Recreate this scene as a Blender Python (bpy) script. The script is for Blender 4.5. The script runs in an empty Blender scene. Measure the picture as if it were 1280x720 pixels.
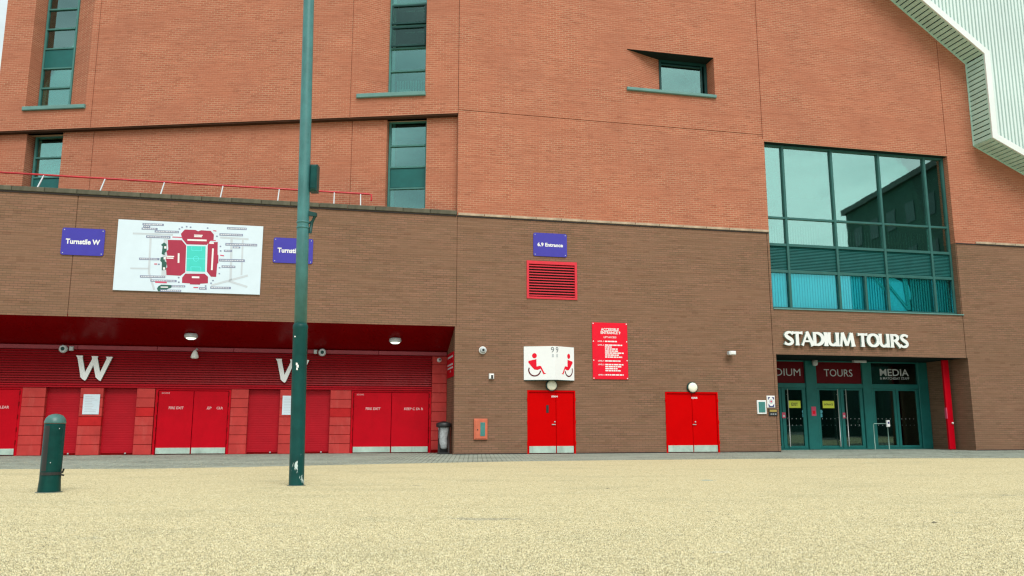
import bpy, bmesh, math, random
from mathutils import Vector, Matrix, Euler
R = math.radians
rnd = random.Random(7)
sc = bpy.context.scene
col = sc.collection

# ------------------------------------------------------------------ camera
cam_d = bpy.data.cameras.new('camera')
cam = bpy.data.objects.new('camera', cam_d); col.objects.link(cam)
cam.location = (0, 0, 0.947)
cam.rotation_euler = (R(90 + 9.589), R(0.0), 0)
cam_d.sensor_width = 36.0
cam_d.lens = 36.0 * 1015.3 / 1280.0
cam_d.clip_start = 0.05
cam_d.clip_end = 3000
sc.camera = cam

# ------------------------------------------------------------------ sky, sun, exposure
SUN_EL, SUN_AZ = R(50), R(160)            # azimuth clockwise from +Y: behind the camera, to its right
w = bpy.data.worlds.new('World'); sc.world = w; w.use_nodes = True
nt = w.node_tree; nt.nodes.clear()
out = nt.nodes.new('ShaderNodeOutputWorld'); bg = nt.nodes.new('ShaderNodeBackground')
sky = nt.nodes.new('ShaderNodeTexSky'); sky.sky_type = 'NISHITA'; sky.sun_disc = False
sky.sun_elevation = SUN_EL; sky.sun_rotation = SUN_AZ
sky.air_density = 1.0; sky.dust_density = 3.0
tc = nt.nodes.new('ShaderNodeTexCoord')
mp = nt.nodes.new('ShaderNodeMapping'); mp.inputs['Scale'].default_value = (1.6, 1.6, 5.0)
nz = nt.nodes.new('ShaderNodeTexNoise'); nz.inputs['Scale'].default_value = 1.5; nz.inputs['Detail'].default_value = 8; nz.inputs['Roughness'].default_value = .55
cr = nt.nodes.new('ShaderNodeValToRGB')
cr.color_ramp.elements[0].position = .40; cr.color_ramp.elements[0].color = (5.9, 6.9, 7.0, 1)
cr.color_ramp.elements[1].position = .62; cr.color_ramp.elements[1].color = (10.6, 11.7, 11.6, 1)
mx = nt.nodes.new('ShaderNodeMix'); mx.data_type = 'RGBA'; mx.inputs[0].default_value = .9
nt.links.new(tc.outputs['Generated'], mp.inputs[0]); nt.links.new(mp.outputs[0], nz.inputs['Vector'])
nt.links.new(nz.outputs['Fac'], cr.inputs[0]); nt.links.new(sky.outputs[0], mx.inputs[6]); nt.links.new(cr.outputs[0], mx.inputs[7])
nt.links.new(mx.outputs[2], bg.inputs[0]); bg.inputs[1].default_value = 0.07
nt.links.new(bg.outputs[0], out.inputs[0])

sd = bpy.data.lights.new('sun', 'SUN'); sd.energy = 1.5; sd.angle = R(34); sd.color = (1, .97, .91)
sun = bpy.data.objects.new('sun', sd); col.objects.link(sun)
sv = Vector((math.sin(SUN_AZ) * math.cos(SUN_EL), math.cos(SUN_AZ) * math.cos(SUN_EL), math.sin(SUN_EL)))
sun.rotation_euler = sv.to_track_quat('Z', 'Y').to_euler(); sun.location = (-10, -20, 40)

vs = sc.view_settings
vs.view_transform = 'Standard'; vs.look = 'None'; vs.exposure = 0.68; vs.gamma = 1.0; vs.use_curve_mapping = False
sc.cycles.filter_width = 1.3; sc.cycles.max_bounces = 8; sc.cycles.transparent_max_bounces = 12

# ------------------------------------------------------------------ materials
def newmat(name):
    m = bpy.data.materials.new(name); m.use_nodes = True
    n = m.node_tree.nodes; b = n['Principled BSDF']
    return m, m.node_tree, b

def N(t, kind, **kw):
    n = t.nodes.new(kind)
    for k, v in kw.items():
        if hasattr(n, k) and k not in n.inputs: setattr(n, k, v)
        else: n.inputs[k].default_value = v
    return n

def mixcol(t, fac, a, b, blend='MIX'):
    m = t.nodes.new('ShaderNodeMix'); m.data_type = 'RGBA'; m.blend_type = blend
    for sock, v in ((m.inputs[0], fac), (m.inputs[6], a), (m.inputs[7], b)):
        if hasattr(v, 'is_linked') or isinstance(v, bpy.types.NodeSocket): t.links.new(v, sock)
        else: sock.default_value = v if not isinstance(v, tuple) or len(v) == 4 else (*v, 1)
    return m.outputs[2]

def ramp(t, src, p0, p1, c0=(0, 0, 0, 1), c1=(1, 1, 1, 1)):
    r = t.nodes.new('ShaderNodeValToRGB')
    r.color_ramp.elements[0].position = p0; r.color_ramp.elements[1].position = p1
    r.color_ramp.elements[0].color = c0; r.color_ramp.elements[1].color = c1
    t.links.new(src, r.inputs[0]); return r.outputs[0]

def coords(t, scale=(1, 1, 1), kind='Object'):
    c = t.nodes.new('ShaderNodeTexCoord'); m = t.nodes.new('ShaderNodeMapping')
    m.inputs['Scale'].default_value = scale
    t.links.new(c.outputs[kind], m.inputs[0]); return m.outputs[0]

def noise(t, vec, scale, detail=3, rough=.5):
    n = t.nodes.new('ShaderNodeTexNoise'); n.inputs['Scale'].default_value = scale
    n.inputs['Detail'].default_value = detail; n.inputs['Roughness'].default_value = rough
    t.links.new(vec, n.inputs['Vector']); return n.outputs['Fac']

def bump(t, b, h, strength, dist):
    n = t.nodes.new('ShaderNodeBump'); n.inputs['Strength'].default_value = strength; n.inputs['Distance'].default_value = dist
    t.links.new(h, n.inputs['Height']); t.links.new(n.outputs[0], b.inputs['Normal'])

def paint(name, rgb, rough=.45, var=.14, nscale=2.2, spec=.5, metal=0.0, dirt=None, dirt_amt=.0, bmp=.0):
    """painted / plain surface with slight mottling, fine grain and optional dirt patches"""
    m, t, b = newmat(name)
    v = coords(t)
    f = noise(t, v, nscale, 5, .6)
    lo = tuple(c * (1 - var) for c in rgb); hi = tuple(min(1, c * (1 + var)) for c in rgb)
    c = mixcol(t, ramp(t, f, .3, .7), lo, hi)
    if dirt:
        g = noise(t, coords(t, (3, 3, .7)), 1.7, 6, .65)
        c = mixcol(t, ramp(t, g, .52, .78, (0, 0, 0, 1), (dirt_amt,) * 3 + (1,)), c, dirt)
    t.links.new(c, b.inputs['Base Color'])
    rr = N(t, 'ShaderNodeMapRange'); rr.inputs[3].default_value = max(.03, rough - .12); rr.inputs[4].default_value = min(1, rough + .12)
    t.links.new(noise(t, v, nscale * 5, 3), rr.inputs[0]); t.links.new(rr.outputs[0], b.inputs['Roughness'])
    b.inputs['Specular IOR Level'].default_value = spec; b.inputs['Metallic'].default_value = metal
    if bmp: bump(t, b, noise(t, v, 30, 3), bmp, .004)
    return m

def brick(name, c1, c2, mort, stain, streak=.18, course=.3, odd=.15):
    """stretcher-bond brickwork; course = how far the bed joints outweigh the upright ones"""
    m, t, b = newmat(name)
    tcn = t.nodes.new('ShaderNodeTexCoord'); sp = t.nodes.new('ShaderNodeSeparateXYZ'); t.links.new(tcn.outputs['Object'], sp.inputs[0])
    ad = t.nodes.new('ShaderNodeMath'); ad.operation = 'ADD'; t.links.new(sp.outputs[0], ad.inputs[0]); t.links.new(sp.outputs[1], ad.inputs[1])
    cb = t.nodes.new('ShaderNodeCombineXYZ'); t.links.new(ad.outputs[0], cb.inputs[0]); t.links.new(sp.outputs[2], cb.inputs[1])
    vec = cb.outputs[0]
    def mapped(scale, loc=(0, 0, 0)):
        q = t.nodes.new('ShaderNodeMapping'); q.inputs['Scale'].default_value = scale; q.inputs['Location'].default_value = loc
        t.links.new(vec, q.inputs[0]); return q.outputs[0]
    def grey(v): return (v, v, v, 1)
    br = t.nodes.new('ShaderNodeTexBrick')
    br.inputs['Scale'].default_value = 1; br.inputs['Brick Width'].default_value = .225; br.inputs['Row Height'].default_value = .075
    br.inputs['Mortar Size'].default_value = .0075; br.inputs['Mortar Smooth'].default_value = .15; br.inputs['Bias'].default_value = -.1
    br.inputs['Color1'].default_value = (*c1, 1); br.inputs['Color2'].default_value = (*c2, 1); br.inputs['Mortar'].default_value = (*mort, 1)
    t.links.new(vec, br.inputs['Vector'])
    c = br.outputs['Color']
    mid = tuple((p_ + q_) / 2 for p_, q_ in zip(c1, c2))
    # bed joints only
    dv = N(t, 'ShaderNodeMath', operation='DIVIDE'); dv.inputs[1].default_value = .075; t.links.new(sp.outputs[2], dv.inputs[0])
    fr = N(t, 'ShaderNodeMath', operation='FRACT'); t.links.new(dv.outputs[0], fr.inputs[0])
    pp = N(t, 'ShaderNodeMath', operation='PINGPONG'); pp.inputs[1].default_value = .5; t.links.new(fr.outputs[0], pp.inputs[0])
    bed = mixcol(t, ramp(t, pp.outputs[0], .08, .16), mort, mid)
    c = mixcol(t, course, c, bed)
    # patches where the joints fade into the brick
    nj = noise(t, mapped((.45, 1.1, 1)), .9, 5, .65); avg = tuple(p_ * .88 + r_ * .12 for p_, r_ in zip(mid, mort))
    c = mixcol(t, ramp(t, nj, .40, .62, (0, 0, 0, 1), grey(.70)), c, avg)
    # broad tonal patches
    n1 = noise(t, vec, .42, 5, .6)
    c = mixcol(t, ramp(t, n1, .3, .72, (0, 0, 0, 1), grey(.5)), c, mixcol(t, 1.0, c, stain, 'MULTIPLY'))
    # darker and lighter runs, one or two courses high
    n2 = noise(t, mapped((.40, 8.0, 1)), 1.6, 5, .7)
    c = mixcol(t, ramp(t, n2, .44, .76, (0, 0, 0, 1), grey(min(1, streak * 3.2))), c, mixcol(t, 1.0, c, (.72, .64, .58), 'MULTIPLY'))
    n4 = noise(t, mapped((.6, 11, 1), (3, 7, 0)), 1.1, 4, .6)
    c = mixcol(t, ramp(t, n4, .5, .8, (0, 0, 0, 1), grey(min(1, streak * 2.4))), c, mixcol(t, 1.0, c, (1.26, 1.22, 1.16), 'MULTIPLY'))
    # faint runs of rain wash down the face
    n5 = noise(t, mapped((2.6, .10, 1), (1, 5, 0)), 1.0, 5, .65)
    c = mixcol(t, ramp(t, n5, .58, .80, (0, 0, 0, 1), grey(.22)), c, mixcol(t, 1.0, c, (.74, .74, .74), 'MULTIPLY'))
    # single odd bricks
    wn = t.nodes.new('ShaderNodeTexWhiteNoise'); wn.noise_dimensions = '2D'
    sn = t.nodes.new('ShaderNodeVectorMath'); sn.operation = 'SNAP'; sn.inputs[1].default_value = (.225, .075, 1); t.links.new(vec, sn.inputs[0])
    t.links.new(sn.outputs[0], wn.inputs['Vector'])
    c = mixcol(t, ramp(t, wn.outputs['Value'], .93, .98, (0, 0, 0, 1), grey(odd)), c, mixcol(t, 1.0, c, (.6, .54, .5), 'MULTIPLY'))
    t.links.new(c, b.inputs['Base Color']); b.inputs['Roughness'].default_value = .85; b.inputs['Specular IOR Level'].default_value = .2
    iv = t.nodes.new('ShaderNodeMath'); iv.operation = 'SUBTRACT'; iv.inputs[0].default_value = 1; t.links.new(br.outputs['Fac'], iv.inputs[1])
    bump(t, b, iv.outputs[0], .35, .008)
    return m

def glass(name, refl=.45, tint=(.55, .8, .76), gloss=(.64, .95, .87), wob=.0):
    m, t, b = newmat(name); t.nodes.remove(b)
    o = t.nodes['Material Output']
    tr = N(t, 'ShaderNodeBsdfTransparent'); tr.inputs[0].default_value = (*tint, 1)
    gl = N(t, 'ShaderNodeBsdfGlossy'); gl.inputs['Color'].default_value = (*gloss, 1); gl.inputs['Roughness'].default_value = .015
    fr = N(t, 'ShaderNodeFresnel'); fr.inputs[0].default_value = 1.5
    ma = N(t, 'ShaderNodeMath', operation='MULTIPLY_ADD'); ma.inputs[1].default_value = 1 - refl; ma.inputs[2].default_value = refl
    t.links.new(fr.outputs[0], ma.inputs[0]); ms = N(t, 'ShaderNodeMixShader')
    t.links.new(ma.outputs[0], ms.inputs[0]); t.links.new(tr.outputs[0], ms.inputs[1]); t.links.new(gl.outputs[0], ms.inputs[2])
    if wob:
        bn = N(t, 'ShaderNodeBump'); bn.inputs['Strength'].default_value = wob; bn.inputs['Distance'].default_value = .01
        t.links.new(noise(t, coords(t), 1.1, 2), bn.inputs['Height']); t.links.new(bn.outputs[0], gl.inputs['Normal'])
    t.links.new(ms.outputs[0], o.inputs[0]); return m

def emit(name, rgb, s):
    m, t, b = newmat(name)
    b.inputs['Base Color'].default_value = (*rgb, 1); b.inputs['Emission Color'].default_value = (*rgb, 1); b.inputs['Emission Strength'].default_value = s
    return m

M = {}
M['brick_orange'] = brick('brick_orange', (.49, .163, .095), (.375, .112, .062), (.56, .35, .22), (.76, .82, .88), .20, .12, .25)
M['brick_brown'] = brick('brick_brown', (.310, .160, .106), (.222, .130, .076), (.118, .084, .058), (.78, .83, .80), .27, .30, .30)
M['coping'] = paint('coping', (.42, .33, .24), .85, .25, 3, .2)
M['parapet_stone'] = paint('parapet_stone', (.105, .098, .070), .9, .22, 2, .2, dirt=(.06, .06, .042), dirt_amt=.6)
M['shadow_dark'] = paint('shadow_dark', (.03, .022, .02), .9, .1)  # near-black for painted shadow lines on the wall
M['frame_green'] = paint('frame_green', (.014, .150, .138), .4, .12, 3, .3)
M['frame_grey'] = paint('frame_grey', (.034, .125, .115), .4, .12, 3, .3)
M['frame_dark'] = paint('frame_dark', (.006, .05, .047), .45, .12, 3, .3)
M['sill_grey'] = paint('sill_grey', (.13, .27, .25), .5, .1, 3, .3)
M['spandrel'] = paint('spandrel', (.012, .115, .11), .4, .1, 3, .3)
M['glass'] = glass('glass', .22, gloss=(.55, .9, .86))
M['glass_small'] = glass('glass_small', .30, gloss=(.62, .92, .86))
M['glass_big'] = glass('glass_big', .40, wob=.08)
M['glass_low'] = glass('glass_low', .06, tint=(.72, .97, 1.0), gloss=(.36, .95, 1.0))
M['glass_door'] = glass('glass_door', .05, tint=(.45, .62, .58), gloss=(.6, .85, .8))
M['interior'] = paint('interior', (.05, .09, .08), .8, .1)
M['blind'] = paint('blind', (.50, .62, .60), .8, .08)
M['blind_cyan'] = paint('blind_cyan', (.16, .90, .97), .8, .04)
M['blind_teal'] = paint('blind_teal', (.05, .50, .48), .8, .06)
M['red_paint'] = paint('red_paint', (.52, .0006, .010), .42, .09, 1.6, .10, dirt=(.38, .001, .006), dirt_amt=.35)
M['red_bright'] = paint('red_bright', (.60, .0, .0006), .4, .05, 1.6, .04)
M['red_repaint'] = paint('red_repaint', (.52, .016, .018), .5, .15, 3, .15)
M['red_block'] = paint('red_block', (.50, .045, .040), .6, .14, 2.4, .2, dirt=(.58, .12, .10), dirt_amt=.5, bmp=.3)
M['red_roller'] = paint('red_roller', (.44, .006, .016), .42, .10, 1.5, .15)
M['red_slat'] = paint('red_slat', (.32, .003, .008), .42, .10, 1.2, .18)
M['red_beam'] = paint('red_beam', (.30, .03, .045), .5, .14, 1.2, .4)
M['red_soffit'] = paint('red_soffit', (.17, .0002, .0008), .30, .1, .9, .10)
M['red_rail'] = paint('red_rail', (.55, .03, .04), .35, .2, 3)
M['louvre_red'] = paint('louvre_red', (.68, .03, .05), .4, .08, 3, .3)
M['purple'] = paint('purple', (.056, .046, .38), .35, .05, 3, .3)
M['sign_red'] = paint('sign_red', (.80, .006, .028), .4, .04, 3, .2)
M['white'] = paint('white', (.82, .83, .82), .4, .04, 3)
M['sign_white'] = paint('sign_white', (.66, .77, .85), .35, .03, 2)
M['box_white'] = paint('box_white', (.86, .87, .87), .4, .02, 2, .3)
M['letter_side'] = paint('letter_side', (.30, .42, .38), .5, .1, 3)  # teal shading of the letter sides, put into the colour
M['white_text'] = paint('white_text', (.82, .82, .82), .5, .02)
M['worn_text'] = paint('worn_text', (.72, .42, .42), .6, .3, 12)
M['grey_text'] = paint('grey_text', (.18, .20, .21), .6, .1)
M['pale_grey'] = paint('pale_grey', (.52, .56, .58), .6, .1)
M['black'] = paint('black', (.015, .017, .018), .45, .2)
M['steel'] = paint('steel', (.50, .53, .52), .38, .12, 4, .5, .6)
M['rail_grey'] = paint('rail_grey', (.20, .33, .29), .4, .15, 4, .5, .3)
M['kick'] = paint('kick', (.42, .54, .47), .5, .18, 3, .3, dirt=(.2, .24, .2), dirt_amt=.5)
M['clad'] = paint('clad', (.68, .80, .77), .45, .05, .5, .4)
M['clad_trim'] = paint('clad_trim', (.80, .85, .83), .4, .04, 1)
M['soffit_plank'] = paint('soffit_plank', (.48, .74, .65), .5, .10, 1.5, .3)
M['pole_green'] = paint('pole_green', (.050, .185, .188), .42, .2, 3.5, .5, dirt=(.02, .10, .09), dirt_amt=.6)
M['pole_lower'] = paint('pole_lower', (.004, .060, .056), .42, .25, 3.5, .2, dirt=(.002, .04, .036), dirt_amt=.7)  # darker than pole_green: shade on the lower shaft put into its colour
M['pole_dark'] = paint('pole_dark', (.004, .05, .044), .4, .2, 3, .4)
M['bollard_green'] = paint('bollard_green', (.002, .045, .040), .38, .25, 5, .15, dirt=(.008, .085, .07), dirt_amt=.5)
M['bollard_cap'] = paint('bollard_cap', (.05, .14, .13), .4, .25, 6, .5)
M['orange_box'] = paint('orange_box', (.60, .14, .07), .5, .12, 5)
M['teal_face'] = paint('teal_face', (.05, .22, .20), .3, .1, 5)
M['yellow'] = paint('yellow', (.72, .78, .07), .5, .04)
M['pink'] = paint('pink', (.62, .07, .14), .5, .1)
M['cyan_sticker'] = paint('cyan_sticker', (.08, .38, .45), .5, .1)
M['maroon'] = paint('maroon', (.11, .0006, .004), .4, .1, 3, .15)
M['map_red'] = paint('map_red', (.38, .014, .052), .5, .08, 2)
M['map_teal'] = paint('map_teal', (.05, .60, .52), .5, .05, 2)
M['map_grey'] = paint('map_grey', (.55, .60, .65), .5, .05)
M['map_slate'] = paint('map_slate', (.22, .25, .37), .5, .15, 9)
M['map_green'] = paint('map_green', (.015, .10, .075), .5, .1)
M['bag'] = paint('bag', (.42, .44, .46), .3, .35, 9)
M['gold'] = paint('gold', (.38, .28, .06), .5, .2)
M['navy'] = paint('navy', (.03, .035, .16), .5, .1)
M['lamp_lit'] = emit('lamp_lit', (.92, 1.0, .86), .9)
M['lamp_opal'] = paint('lamp_opal', (.93, .91, .74), .35, .03, 5)
M['soffit_brown'] = paint('soffit_brown', (.07, .035, .022), .8, .2, 2, .1)  # brick underside, overhang shade put into the colour
M['soffit_dark'] = paint('soffit_dark', (.010, .022, .020), .8, .1, 2, .1)
M['window_bar'] = paint('window_bar', (.060, .19, .175), .4, .12, 3, .3)
M['far_wall'] = brick('far_wall', (.030, .095, .080), (.020, .070, .060), (.02, .06, .05), (.7, .7, .7), .2)
M['roof_dark'] = paint('roof_dark', (.012, .035, .03), .7, .1)

# painted pole: scraped to bare white near the foot and a few chips
def scraped(m, zc, zr, thr):
    t = m.node_tree; b = t.nodes['Principled BSDF']; src = b.inputs['Base Color'].links[0].from_socket
    c = t.nodes.new('ShaderNodeTexCoord'); s = t.nodes.new('ShaderNodeSeparateXYZ'); t.links.new(c.outputs['Object'], s.inputs[0])
    mr = N(t, 'ShaderNodeMapRange'); mr.inputs[1].default_value = 0; mr.inputs[2].default_value = zr
    d = N(t, 'ShaderNodeMath', operation='SUBTRACT'); d.inputs[1].default_value = zc; t.links.new(s.outputs[2], d.inputs[0])
    a = N(t, 'ShaderNodeMath', operation='ABSOLUTE'); t.links.new(d.outputs[0], a.inputs[0]); t.links.new(a.outputs[0], mr.inputs[0])
    mr.inputs[3].default_value = .2; mr.inputs[4].default_value = 0
    f = noise(t, coords(t, (14, 14, 4.5)), 1.0, 5, .6)
    ad = N(t, 'ShaderNodeMath', operation='ADD'); t.links.new(f, ad.inputs[0]); t.links.new(mr.outputs[0], ad.inputs[1])
    t.links.new(mixcol(t, ramp(t, ad.outputs[0], thr, thr + .03), src, (.55, .66, .64)), b.inputs['Base Color'])
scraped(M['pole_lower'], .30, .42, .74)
scraped(M['bollard_green'], .6, .9, .86)

# resin-bound gravel
def resin():
    m, t, b = newmat('resin_gravel')
    v = coords(t)
    vo = t.nodes.new('ShaderNodeTexVoronoi'); vo.inputs['Scale'].default_value = 62; t.links.new(v, vo.inputs['Vector'])
    c = ramp(t, vo.outputs['Color'], .08, .75, (.47, .395, .22, 1), (.69, .595, .355, 1))
    vo2 = t.nodes.new('ShaderNodeTexVoronoi'); vo2.inputs['Scale'].default_value = 26; t.links.new(v, vo2.inputs['Vector'])
    sp = t.nodes.new('ShaderNodeSeparateColor'); t.links.new(vo2.outputs['Color'], sp.inputs[0])
    c = mixcol(t, ramp(t, sp.outputs[1], .80, .92, (0, 0, 0, 1), (.25,) * 3 + (1,)), c, (.24, .21, .13))
    c = mixcol(t, ramp(t, sp.outputs[2], .86, .94, (0, 0, 0, 1), (.3,) * 3 + (1,)), c, (.84, .79, .58))
    n1 = noise(t, coords(t, (.5, 1.2, 1)), .9, 6, .62)
    c = mixcol(t, ramp(t, n1, .50, .76, (0, 0, 0, 1), (.5,) * 3 + (1,)), c, mixcol(t, 1.0, c, (.62, .66, .66), 'MULTIPLY'))
    n2 = noise(t, coords(t, (.16, .5, 1)), 1.0, 5, .6)
    c = mixcol(t, ramp(t, n2, .58, .72, (0, 0, 0, 1), (.5,) * 3 + (1,)), c, mixcol(t, 1.0, c, (.78, .82, .84), 'MULTIPLY'))
    n3 = noise(t, coords(t, (.7, .45, 1)), 1.0, 3, .5)
    c = mixcol(t, ramp(t, n3, .68, .71, (0, 0, 0, 1), (.35,) * 3 + (1,)), c, (.38, .38, .27))
    # worn paint marks, scuffs and stains
    for cx, cy, rx, ry, rgb, amt in ((3.35, 14.6, .75, .55, (.28, .38, .35), .95), (2.2, 9.3, .22, .16, (.22, .20, .14), .8), (3.55, 9.6, .16, .12, (.24, .22, .16), .8), (4.9, 9.2, .20, .14, (.26, .28, .24), .7),
                                     (-1.55, 13.3, .45, .30, (.28, .26, .19), .8), (-.35, 8.6, 1.3, .5, (.30, .29, .22), .65), (1.6, 6.4, .35, .2, (.80, .78, .66), .6), (6.9, 11.5, .9, .5, (.33, .32, .23), .65), (-3.6, 7.2, 1.1, .5, (.31, .30, .22), .6)):
        ma = t.nodes.new('ShaderNodeMapping'); ma.vector_type = 'POINT'; ma.inputs['Location'].default_value = (-cx / rx, -cy / ry, 0); ma.inputs['Scale'].default_value = (1 / rx, 1 / ry, 0)
        t.links.new(v, ma.inputs[0]); ln_ = t.nodes.new('ShaderNodeVectorMath'); ln_.operation = 'LENGTH'; t.links.new(ma.outputs[0], ln_.inputs[0])
        sm = N(t, 'ShaderNodeMath', operation='MULTIPLY_ADD'); sm.inputs[1].default_value = 1.6; t.links.new(noise(t, v, 2.2 / rx, 6, .7), sm.inputs[0]); t.links.new(ln_.outputs['Value'], sm.inputs[2])
        c = mixcol(t, ramp(t, sm.outputs[0], .95, 1.5, (amt,) * 3 + (1,), (0, 0, 0, 1)), c, rgb)
    t.links.new(c, b.inputs['Base Color']); b.inputs['Roughness'].default_value = .85; b.inputs['Specular IOR Level'].default_value = .2
    bump(t, b, vo.outputs['Distance'], .4, .006)
    return m
M['resin'] = resin()
M['chip_dark'] = paint('chip_dark', (.19, .175, .105), .8, .3, 9, .2)
M['chip_pale'] = paint('chip_pale', (.83, .77, .52), .8, .12, 9, .2)
M['chip_tan'] = paint('chip_tan', (.48, .42, .24), .8, .2, 9, .2)
M['paver'] = paint('paver', (.31, .34, .285), .8, .22, .8, .2, dirt=(.2, .23, .19), dirt_amt=.6)
M['paver_joint'] = paint('paver_joint', (.13, .15, .12), .9, .2)
M['far_ground'] = paint('far_ground', (.16, .16, .14), .9, .2, .1)

# ------------------------------------------------------------------ mesh helpers
class MB:
    def __init__(s): s.v = []; s.f = []; s.sm = []
    def add(s, vs_, fs_, smooth=False):
        o = len(s.v); s.v += [tuple(p) for p in vs_]; s.f += [tuple(i + o for i in f) for f in fs_]; s.sm += [smooth] * len(fs_); return s
    def box(s, x0, x1, y0, y1, z0, z1):
        return s.add([(x0, y0, z0), (x1, y0, z0), (x1, y1, z0), (x0, y1, z0), (x0, y0, z1), (x1, y0, z1), (x1, y1, z1), (x0, y1, z1)],
                     [(3, 2, 1, 0), (4, 5, 6, 7), (0, 1, 5, 4), (1, 2, 6, 5), (2, 3, 7, 6), (3, 0, 4, 7)])
    def bbox(s, x0, x1, y0, y1, z0, z1, c=.01):
        """box with chamfered front (-y) edges"""
        a = [(x0, y1, z0), (x1, y1, z0), (x1, y1, z1), (x0, y1, z1)]
        b_ = [(x0, y0 + c, z0), (x1, y0 + c, z0), (x1, y0 + c, z1), (x0, y0 + c, z1)]
        d = [(x0 + c, y0, z0 + c), (x1 - c, y0, z0 + c), (x1 - c, y0, z1 - c), (x0 + c, y0, z1 - c)]
        f = [(3, 2, 1, 0), (8, 9, 10, 11)]
        for i in range(4):
            j = (i + 1) % 4
            f += [(i, j, 4 + j, 4 + i), (4 + i, 4 + j, 8 + j, 8 + i)]
        return s.add(a + b_ + d, f)
    def prism(s, poly, y0, y1):
        """polygon in x,z extruded along y (y0 = front)"""
        n = len(poly)
        v = [(x, y0, z) for x, z in poly] + [(x, y1, z) for x, z in poly]
        f = [tuple(range(n)), tuple(range(2 * n - 1, n - 1, -1))] + [(i, i + n, (i + 1) % n + n, (i + 1) % n) for i in range(n)]
        return s.add(v, f)
    def prism_z(s, poly, z0, z1):
        n = len(poly)
        v = [(x, y, z0) for x, y in poly] + [(x, y, z1) for x, y in poly]
        f = [tuple(range(n - 1, -1, -1)), tuple(range(n, 2 * n))] + [(i, (i + 1) % n, (i + 1) % n + n, i + n) for i in range(n)]
        return s.add(v, f)
    def lathe(s, prof, c=(0, 0, 0), axis='z', n=24, tilt=(0, 0)):
        """prof: (radius, height) pairs; axis z, or y (height goes to -y, towards the viewer)"""
        v = []; f = []
        for r, h in prof:
            for i in range(n):
                a = 2 * math.pi * i / n; p, q = r * math.cos(a), r * math.sin(a)
                v.append((c[0] + p + tilt[0] * h, c[1] + q + tilt[1] * h, c[2] + h) if axis == 'z' else (c[0] + p, c[1] - h, c[2] + q))
        for k in range(len(prof) - 1):
            for i in range(n):
                j = (i + 1) % n; f.append((k * n + i, k * n + j, (k + 1) * n + j, (k + 1) * n + i))
        s.add(v, f, True)
        m = (len(prof) - 1) * n; o = len(s.v) - len(v)
        s.f.append(tuple(o + i for i in range(n - 1, -1, -1))); s.f.append(tuple(o + m + i for i in range(n))); s.sm += [False, False]
        return s
    def tube(s, pts, r, n=10):
        pts = [Vector(p) for p in pts]; rings = []
        for i, p in enumerate(pts):
            d = (pts[min(i + 1, len(pts) - 1)] - pts[max(i - 1, 0)]).normalized()
            u = d.cross(Vector((0, 0, 1)))
            if u.length < .05: u = d.cross(Vector((0, 1, 0)))
            u.normalize(); v = d.cross(u)
            rings.append([p + r * (math.cos(2 * math.pi * k / n) * u + math.sin(2 * math.pi * k / n) * v) for k in range(n)])
        vv = [q for g in rings for q in g]; f = []
        for i in range(len(rings) - 1):
            for k in range(n):
                j = (k + 1) % n; f.append((i * n + k, i * n + j, (i + 1) * n + j, (i + 1) * n + k))
        s.add(vv, f, True)
        o = len(s.v) - len(vv); s.f.append(tuple(o + k for k in range(n))); s.f.append(tuple(o + len(vv) - n + k for k in range(n - 1, -1, -1))); s.sm += [False, False]
        return s
    def mesh(s, name, mat):
        me = bpy.data.meshes.new(name); me.from_pydata(s.v, [], s.f); me.materials.append(M[mat] if isinstance(mat, str) else mat)
        me.polygons.foreach_set('use_smooth', s.sm); me.update(); return me
    def build(s, name, mat, parent=None, loc=None, rz=None):
        return link(name, s.mesh(name, mat), parent, loc, rz)

def link(name, data, parent=None, loc=None, rz=None):
    o = bpy.data.objects.new(name, data); col.objects.link(o)
    if parent: o.parent = parent
    if loc: o.location = loc
    if rz is not None: o.rotation_euler = (0, 0, rz)
    return o

def tag(o, label, cat, group=None, kind=None):
    o['label'] = label; o['category'] = cat
    if group: o['group'] = group
    if kind: o['kind'] = kind
    return o

YAW_P = R(12.369)          # the long facade
YAW_Q = R(-5.95)           # the upper storeys left of the corner, swung back
ORG = Vector((-1.8794, 27.0877, 0))
def thing(name, label, cat, x, y, z, group=None, yaw=None):
    """an Empty on the facade: x along it from the corner, y into the building, z up"""
    c, s_ = math.cos(YAW_P), math.sin(YAW_P)
    o = link(name, None, None, (ORG.x + x * c - y * s_, ORG.y + x * s_ + y * c, z), YAW_P if yaw is None else yaw)
    return tag(o, label, cat, group)
def gthing(name, label, cat, x, y, group=None):
    return tag(link(name, None, None, (x, y, 0)), label, cat, group)
def copy_part(o, parent, loc=None):
    c = o.copy(); col.objects.link(c); c.parent = parent
    if loc: c.location = loc
    return c

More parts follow.
